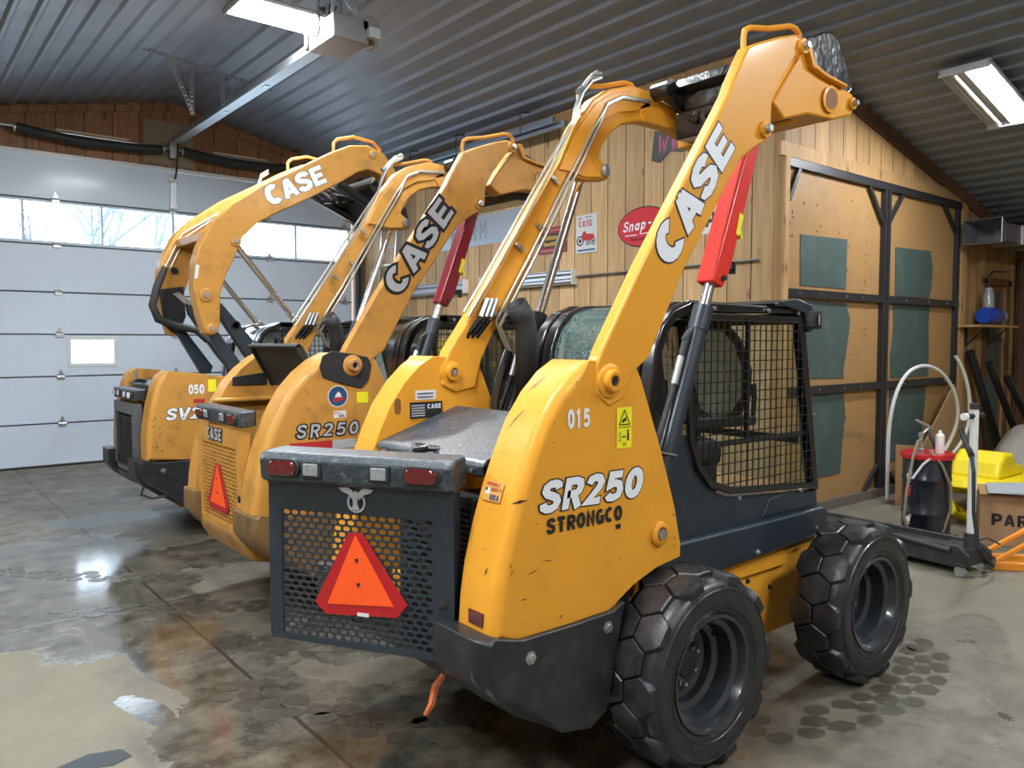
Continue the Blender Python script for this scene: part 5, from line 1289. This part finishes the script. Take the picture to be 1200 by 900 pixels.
# ================================================================== THINGS AT THE RIGHT
# long floor jack
J = empty('floor_jack', (6.52, 3.15, 0), R(-97)); tag(J, 'long black floor jack with upright white handle standing on the concrete', 'floor jack')
JB = mat('jack_black', (.025,.025,.026), .45, dirt=.5, dirtcol=(.12,.10,.09), dscale=12)
MB().prism([(-.95,.05),(-.95,.17),(-.5,.20),(.75,.22),(.84,.16),(.84,.05)], .14, .16).prism([(-.95,.05),(-.95,.17),(-.5,.20),(.75,.22),(.84,.16),(.84,.05)], -.16, -.14).b2((-.9,-.14,.15),(.70,.14,.17)).b2((.55,-.15,.06),(.80,.15,.19)).build('frame', JB, J, bevel=.008)
MB().b2((-.55,-.165,.09),(-.42,-.162,.125)).build_parts('paper_label', LABELW, J)
MB().cyl((.76,0,.16),(.76,0,.30), .045, 14).build('handle_socket', JB, J)
MB().cyl((.76,0,.26),(.76,0,1.26), .030, 14).build('handle', mat('handle_white', (.62,.62,.60), .4, dirt=.3, dirtcol=(.3,.3,.28), dscale=20), J)
MB().cyl((.76,0,1.24),(.76,0,1.285), .034, 12).cyl((.76,-.13,1.19),(.76,.12,1.19), .020, 10).build('handle_head', BLKM, J)
MB().cyl((.76,-.15,1.19),(.76,-.12,1.19), .028, 12).build('grip_end', LABELW, J)
MB().tube([(.60,.12,1.06),(.68,.04,.98),(.80,-.10,.90)], .022, 8).tube([(.62,.10,1.07),(.58,.16,1.14)], .008, 6).build_parts('air_gun', BLKM, J)
MB().tube([(.80,-.10,.90),(.86,-.18,.80),(.88,-.20,.50),(.92,-.20,.25),(.95,-.05,.10),(.88,.10,.10),(.82,.05,.20)], .013, 8).build('air_hose', BLKM, J)
for xx, yy in ((.80,-.20),(.80,.20),(-.85,-.20),(-.85,.20),(-.15,-.20)):
    MB().lathe([(.001,-.015),(.042,-.015),(.045,0),(.042,.015),(.001,.015)], (xx,yy,.046), 'y', 16).build('caster', STEEL, J)
    MB().box((xx,yy,.09),(.07,.05,.02)).build('caster_plate', JB, J)
MB().cyl((.30,-.17,.20),(.70,-.17,.18), .02, 8).tube([(.70,.10,.20),(.78,.20,.24),(.86,.24,.20)], .008, 6).build_parts('linkage', JB, J)
# drum on a dolly
DR = empty('grease_drum', (7.02, 2.98, 0)); tag(DR, 'black drum with red lid and grease pump on a small dolly', 'drum')
NB = mat('drum_black', (.010,.012,.022), .28, coat=.5)
MB().lathe([(.001,.09),(.185,.09),(.190,.10),(.190,.27),(.196,.28),(.196,.295),(.190,.305),(.190,.56),(.196,.57),(.196,.585),(.190,.595),(.192,.765),(.001,.765)], n=40).build('barrel', NB, DR)
MB().lathe([(.001,.79),(.175,.79),(.18,.80),(.208,.80),(.212,.785),(.208,.755),(.196,.752)], n=40).build('lid', mat('lid_red', (.48,.012,.02), .3, coat=.3), DR, label='red lid')
lt = empty('x', (0,0,0)); bpy.data.objects.remove(lt)
for i, (zz, h_) in enumerate(((.56,.10),(.44,.08),(.20,.09))):
    mm = MB(); a0 = R(160)
    for k in range(5): 
        a = a0+k*.02
        mm.box((math.cos(a)*.194, math.sin(a)*.194, zz+k*.02), (.002,.03,.012), rz=a)
    mm.box((math.cos(a0)*.194, math.sin(a0)*.194, zz+h_*.4), (.002,.04,h_*.5), rz=a0)
    mm.build('printed_label', LABELW if i != 1 else RDEC, DR)
MB().lathe([(.001,.79),(.030,.79),(.030,.83),(.018,.84),(.016,.93),(.022,.935),(.022,.97),(.001,.975)], (-.06,.03,0), 'z', 14).tube([(-.06,.03,.95),(-.02,-.02,1.02),(-.10,.06,1.08)], .012, 8).build('pump', STEEL, DR)
HOSE = mat('tan_hose', (.20,.17,.11), .4); WHOSE = mat('white_hose', (.55,.56,.56), .35)
MB().tube([(-.06,.02,.92),(-.14,.02,.90),(-.22,.02,.78),(-.30,.03,.50),(-.34,.03,.28),(-.28,.0,.12),(-.18,-.10,.10),(-.06,-.17,.16),(-.02,-.21,.34),(-.05,-.215,.55),(-.12,-.17,.72),(-.15,-.12,.80),(-.14,-.08,.83)], .012, 8).build('grease_hose', HOSE, DR)
MB().tube([(-.15,-.12,.80),(-.22,-.06,.72),(-.27,.0,.60)], .010, 8).build('hose_end', WHOSE, DR)
MB().cyl((.09,-.04,.79),(.13,.06,1.0), .014, 8).build('pump_handle', BLKM, DR)
MB().b2((-.20,-.20,.055),(.20,.20,.085)).b2((-.23,-.03,.06),(.23,.03,.09)).build('dolly', BLKM, DR, bevel=.006)
for xx in (-1,1):
    for yy in (-1,1): MB().lathe([(.001,-.015),(.028,-.015),(.028,.015),(.001,.015)], (xx*.17,yy*.17,.028), 'x', 12).build('caster', BLKM, DR)
sp_ = MB().lathe([(.001,0),(.033,0),(.035,.004),(.035,.150),(.033,.160),(.018,.172),(.018,.180),(.001,.180)], n=20).build('spray_can', LABELW, loc=(7.07,2.90,.791)); tag(sp_, 'white spray can standing on the red drum lid', 'spray can')
MB().lathe([(.001,.180),(.012,.180),(.012,.200),(.001,.202)], n=12).build('nozzle', LABELW, sp_)
# big white hose loops
def hosepath(P, r, m, name, label):
    cu = bpy.data.curves.new(name, 'CURVE'); cu.dimensions = '3D'; cu.bevel_depth = r; cu.bevel_resolution = 3; cu.resolution_u = 8
    s = cu.splines.new('NURBS'); s.points.add(len(P)-1)
    for i, p in enumerate(P): s.points[i].co = (*p, 1)
    s.use_endpoint_u = True; s.order_u = 4
    tmp = bpy.data.objects.new('tmp', cu); col.objects.link(tmp)
    dg = bpy.context.evaluated_depsgraph_get(); me = bpy.data.meshes.new_from_object(tmp.evaluated_get(dg)); bpy.data.objects.remove(tmp)
    me.materials.clear(); me.materials.append(m); me.shade_smooth(); me.name = name
    o = bpy.data.objects.new(name, me); col.objects.link(o); return o
h1 = hosepath([(7.25,3.42,.30),(7.18,3.40,.80),(7.16,3.38,1.15),(7.42,3.36,1.52),(8.0,3.34,1.54),(8.42,3.30,1.25),(8.56,3.32,.85),(8.44,3.50,.48),(8.2,3.66,.02)], .017, WHOSE, 'air_hose', ''); tag(h1, 'white hose arching in a tall loop over the grease drum', 'hose')
h2 = hosepath([(8.50,3.36,1.60),(8.70,3.32,1.40),(8.80,3.30,1.0),(8.74,3.36,.66),(8.56,3.52,.44),(8.35,3.68,.02)], .017, WHOSE, 'air_hose', ''); tag(h2, 'white hose standing right of the tall loop, bent toward the floor', 'hose')
# OSB and cardboard leaning on the big door
OSB = mat('osb', (.36,.22,.10), .65, dirt=1., dirtcol=(.17,.09,.035), dscale=28)
ob = MB().prism([(8.95,.0),(10.36,1.22),(10.62,.98),(10.80,.55),(10.84,.0)], 4.10, 4.118).build('osb_offcut', OSB, smooth=0); tag(ob, 'triangular strand board offcut leaning against the big plywood door', 'board')
cb = MB().prism([(8.42,.0),(8.40,.66),(8.75,.62),(9.1,.60),(9.1,.0)], 3.88, 3.89).build('cardboard_sheet', mat('cardboard_a', (.36,.20,.09), .75), smooth=0); tag(cb, 'flat brown cardboard sheet standing behind the grease drum', 'cardboard')
# yellow mower deck like attachment
yd = empty('yellow_attachment', (8.75, 3.05, 0)); tag(yd, 'bright yellow sheet metal attachment lying behind the white jack handle', 'machine attachment')
YA = mat('attach_yellow', (.78,.62,.01), .4, coat=.2)
MB().prism([(-.75,.36),(-.70,.42),(.55,.40),(.9,.28),(.85,.20),(-.6,.28)], -.38, .45).build('deck_plate', YA, yd, bevel=.01)
MB().prism([(-.35,.40),(-.30,.56),(-.15,.66),(.05,.64),(.10,.54),(.3,.50),(.4,.40)], -.15, .30).build('housing', YA, yd, bevel=.04, seg=3)
MB().tube([(-.60,-.34,.28),(-.66,-.30,.10),(-.5,-.25,.03),(-.3,-.3,.12),(-.1,-.34,.05),(.2,-.34,.10),(.4,-.3,.26)], .035, 8).tube([(-.64,.2,.28),(-.72,.1,.10),(-.6,.0,.03),(-.5,.2,.15)], .03, 8).build_parts('tube_frame', YA, yd)
MB().tube([(-.5,-.32,.30),(-.45,-.36,.12),(-.2,-.36,.16),(0,-.3,.30)], .012, 6).build('spring', STEEL, yd)
# grey tarp heap
tm = bmesh.new(); bmesh.ops.create_grid(tm, x_segments=40, y_segments=30, size=1)
rr = random.Random(8)
from mathutils import noise as NZ
for v in tm.verts:
    x_, y_ = v.co.x*1.15, v.co.y*.55
    r2_ = (v.co.x**2+v.co.y**2); hgt = max(0, .78*(1-r2_**1.2))
    v.co = Vector((x_, y_, max(.003, hgt+.10*NZ.noise(Vector((x_*3, y_*4, 0)))*min(1, hgt*4)+.05*NZ.noise(Vector((x_*9, y_*9, 3)))*min(1, hgt*4))))
me = bpy.data.meshes.new('tarp'); tm.to_mesh(me); tm.free(); me.shade_smooth()
me.materials.append(mat('tarp_grey', (.27,.25,.22), .6, dirt=.4, dirtcol=(.4,.38,.36), dscale=6))
tp_ = bpy.data.objects.new('tarp_heap', me); col.objects.link(tp_); tp_.location = (10.9, 3.35, 0); tag(tp_, 'grey tarpaulin bunched over a heap behind the yellow attachment', 'tarp')
# cardboard box
cbx = empty('cardboard_box', (7.775, 2.46, 0), R(-68)); tag(cbx, 'brown cardboard box with black printed letters at the right edge', 'box')
CB = mat('cardboard', (.33,.19,.095), .7, dirt=.3, dirtcol=(.22,.12,.06), dscale=5)
MB().b2((-.36,-.28,.0),(.36,.28,.44)).build('carton', CB, cbx, bevel=.004)
MB().prism([(-.36,.44),(.30,.46),(.36,.47),(.36,.44)], -.30, .26).build('top_flap', CB, cbx)
letters('PARTS', (-.27,-.2815,.18), SX, SZ, .10, BDEC, 'lettering', cbx, t=.24, w=.8, sp=.84)
MB().prism([(-.30,.46),(.20,.50),(.36,.49),(.36,.475)], -.34, .24).build('paper_sheet', mat('paper_blue', (.30,.33,.36), .6), cbx)
# orange stand
osd = empty('orange_stand', (6.78, 2.16, 0), R(-52)); tag(osd, 'orange steel stand with sloping brace on the floor at the right edge', 'stand')
OS = mat('stand_orange', (.72,.25,.02), .4, coat=.2)
MB().b2((-.22,-.03,.0),(.40,.03,.06)).b2((-.22,.22,.0),(.40,.28,.06)).b2((.30,-.03,.0),(.36,.28,.05)).build('base', OS, osd, bevel=.004)
MB().tube([(-.20,0,.05),(.20,0,.32)], .022, 6).tube([(.20,0,.05),(.20,0,.34)], .022, 6).tube([(-.2,.25,.05),(.20,.25,.32)], .022, 6).build_parts('brace', OS, osd, smooth=0)
MB().b2((.10,-.03,.12),(.30,.03,.17)).build('shelf', OS, osd)
# shelf with lantern
sf_ = empty('wall_shelf', (11.35, DY, 1.95)); tag(sf_, 'small pine shelf on brackets right of the big plywood door', 'shelf')
MB().b2((-.62,-.30,-.02),(.62,0,.01)).build('plank', TRIMW, sf_, smooth=0)
for xx in (-.35,.35): MB().b2((xx-.02,-.03,-.27),(xx+.02,0,-.02)).tube([(xx,-.02,-.25),(xx,-.25,-.03)], .012, 6).build_parts('bracket', BLKM, sf_)
pm = empty('blue_lantern', (11.38, DY-.16, 1.962)); tag(pm, 'blue tank with clear jar standing on the small shelf', 'lantern')
MB().lathe([(.001,-.24),(.09,-.24),(.115,-.18),(.115,.18),(.09,.24),(.001,.24)], (0,0,.115), 'x', 24).build('tank', mat('tank_blue', (.01,.06,.42), .3, coat=.4), pm)
MB().lathe([(.001,.22),(.07,.22),(.07,.40),(.05,.43),(.05,.48),(.001,.48)], (-.08,0,0), 'z', 18).build('jar', LENS, pm)
MB().tube([(-.08,0,.46),(-.10,0,.62),(.05,0,.70),(.5,0,.72)], .010, 6).build('pipe', BLKM, pm)
MB().lathe([(.001,-.03),(.10,-.03),(.10,.03),(.001,.03)], (.30,0,.11), 'x', 20).build('gauge', LENS, pm)
# black pipes
for k, (xa, xb, zt, r_) in enumerate(((10.95,11.75,1.62,.055),(11.05,11.98,1.48,.045),(11.10,12.15,1.30,.045))):
    o = MB().cyl((xb,3.98-.22*k,.05),(xa,DY-.09-.19*k,zt), r_, 14).build('plastic_pipe', BLK)
    tag(o, ('tallest black pipe leaning in the corner below the shelf','middle black pipe of the three leaning below the shelf','shortest black pipe leaning below the shelf')[k], 'pipe', 'black pipes leaning below the shelf')
# duct
du = empty('ventilation_duct', (11.5, DY-.3, 3.10)); tag(du, 'galvanised ventilation duct hung below the roof at the right', 'duct')
dm = MB(); 
dm.add([(-.85,-.22,-.15),(-.85,.22,-.15),(-.85,.22,.15),(-.85,-.22,.15),(-.55,-.16,-.10),(-.55,.16,-.10),(-.55,.16,.11),(-.55,-.16,.11),(1.35,-.16,-.10),(1.35,.16,-.10),(1.35,.16,.11),(1.35,-.16,.11)],
       [(0,1,5,4),(1,2,6,5),(2,3,7,6),(3,0,4,7),(4,5,9,8),(5,6,10,9),(6,7,11,10),(7,4,8,11)])
dm.build('duct_body', GALV, du, solid=.01, smooth=0)
MB().b2((-.02,-.18,-.12),(.02,.18,.13)).b2((.62,-.18,-.12),(.66,.18,.13)).build_parts('flange', STEEL, du)
MB().cyl((-.30,0,.1),(-.30,0,.42), .012, 8).build_parts('hanger_rod', BLKM, du)
ps_ = MB().b2((12.62,DY-.20,0),(12.80,DY-.04,2.9)).build('timber_post', wood_mat('dark_timber', (.13,.06,.03), (.08,.035,.018), .3)); tag(ps_, 'dark brown timber post by the small door at the right edge', 'post')
# wet tyre prints on the floor
tp = MB(); WETM = mat('wet_print', (.062,.056,.044), .28, dirt=.9, dirtcol=(.13,.12,.092), dscale=11)
def prints(path, w, cell=.165):
    """hexagonal wet tread blocks along a path"""
    P = [Vector(p) for p in path]; d = 0; k = 0
    for a, b in zip(P, P[1:]):
        L_ = (b-a).length; t = (b-a)/L_; nn = Vector((-t.y, t.x))
        while d < L_:
            c0 = a+t*d
            for j in (-.9, 0, .9):
                if random.random() < .10: continue
                c = c0+nn*j*w/3+t*(cell/2 if j else 0); s = random.uniform(.78, .96)
                pts = [c+(nn*math.cos(R(q))*w/3.0*.66+t*math.sin(R(q))*cell*.50)*s*random.uniform(.88, 1.08) for q in (30,90,150,210,270,330)]
                tp.add([(p.x, p.y, .0015) for p in pts], [tuple(range(6))])
            d += cell; k += 1
        d -= L_
def arcpts(cx, cy, r, a0, a1, n): return [(cx+r*math.cos(R(a0+(a1-a0)*i/n)), cy+r*math.sin(R(a0+(a1-a0)*i/n))) for i in range(n+1)]
prints([(3.02,2.00),(3.25,1.90),(3.55,1.80),(3.88,1.76),(4.22,1.80),(4.50,1.90),(4.66,2.06)], .28)
prints([(1.35,3.95),(1.50,3.45),(1.80,3.05),(2.2,2.9)], .30)
prints([(.9,5.75),(1.5,5.35),(2.1,4.95),(2.6,4.8)], .26)
prints([(.7,7.1),(1.2,6.5),(1.7,6.0)], .26)
prints([(1.55,4.6),(1.9,4.15),(2.4,3.95)], .26)
tpo = tp.build('tyre_print', WETM, smooth=0); tpo['kind'] = 'stuff'; tpo['label'] = 'wet hexagonal tread prints on the concrete'
# dark drip patch
dk = MB().prism([(.52,3.62),(.60,3.55),(.72,3.50),(.80,3.53),(.78,3.62),(.66,3.66)], .0005, .0025, 'z').build('oil_stain', mat('oil', (.025,.027,.028), .3), smooth=0); dk['kind'] = 'stuff'; dk['label'] = 'dark oil stain on the floor'

# ================================================================== OUTSIDE
SNOW = mat('snow', (.75,.80,.85), .8)
g = MB().b2((-30,GY+.4,-.3),(40,60,-.1)).build('ground_1', SNOW, smooth=0); struct(g)
BARK = mat('bark', (.15,.19,.20), .9)
def tree(x, y, h, seed):
    r = random.Random(seed); mb = MB()
    def br(p, d, L_, rad, lv):
        q = p+d*L_; mid = p+d*L_*.5+Vector((r.uniform(-.04,.04),r.uniform(-.04,.04),0))*L_
        mb.tube([p, mid, q], [rad, rad*.85, rad*.65], 5 if lv else 7)
        if lv >= 4: return
        for k in range(3 if lv < 3 else 2):
            nd = (d+Vector((r.uniform(-.75,.75), r.uniform(-.6,.6), r.uniform(-.05,.45)))).normalized()
            br(p+d*L_*r.uniform(.55,1.), nd, L_*r.uniform(.55,.78), rad*.58, lv+1)
    br(Vector((0,0,-.2)), Vector((r.uniform(-.1,.1),0,1)).normalized(), h*.36, h*.014, 0)
    o = mb.build('bare_tree', BARK, loc=(x, y, 0)); return o
for i, (x, y, h, l) in enumerate(((2.6,17.5,6.5,'bare tree seen through the second pane of the garage door'),(4.9,21.5,8.,'bare tree seen through the third pane of the garage door'),(9.3,18.5,7.,'bare tree outside, behind the far loader arms'),(11.6,19.5,7.5,'bare tree seen through the right end pane of the garage door'),(7.4,24.,8.,'bare tree outside, hidden mostly behind the curved arms'))):
    tag(tree(x, y, h, 20+i), l, 'tree', 'bare trees outside the garage door')

wd = bpy.data.worlds.new('World'); bpy.context.scene.world = wd; wd.use_nodes = True
N = wd.node_tree.nodes; N['Background'].inputs['Color'].default_value = (.80,.90,1.,1); N['Background'].inputs['Strength'].default_value = 9.0

# ================================================================== CAMERA
cam = bpy.data.cameras.new('camera'); co = bpy.data.objects.new('camera', cam); col.objects.link(co)
cam.sensor_width = 36; cam.lens = 925/1200*36; cam.clip_end = 200
az = R(50.9); p = math.atan(50/925)
d = Vector((math.cos(az), math.sin(az), 0)); rt = Vector((math.sin(az), -math.cos(az), 0)); zz = Vector((0,0,1))
F_ = d*math.cos(p)-zz*math.sin(p); U_ = d*math.sin(p)+zz*math.cos(p)
co.matrix_world = Matrix(((rt.x,U_.x,-F_.x,0),(rt.y,U_.y,-F_.y,0),(rt.z,U_.z,-F_.z,1.75),(0,0,0,1)))
sc = bpy.context.scene; sc.camera = co
sc.view_settings.view_transform = 'Standard'; sc.view_settings.look = 'None'; sc.view_settings.gamma = 1; sc.view_settings.exposure = 0.04
sc.view_settings.use_curve_mapping = False
sc.cycles.use_denoising = True
sc.cycles.max_bounces = 8; sc.cycles.transparent_max_bounces = 24; sc.cycles.caustics_reflective = False; sc.cycles.caustics_refractive = False
sc.cycles.sample_clamp_indirect = 6
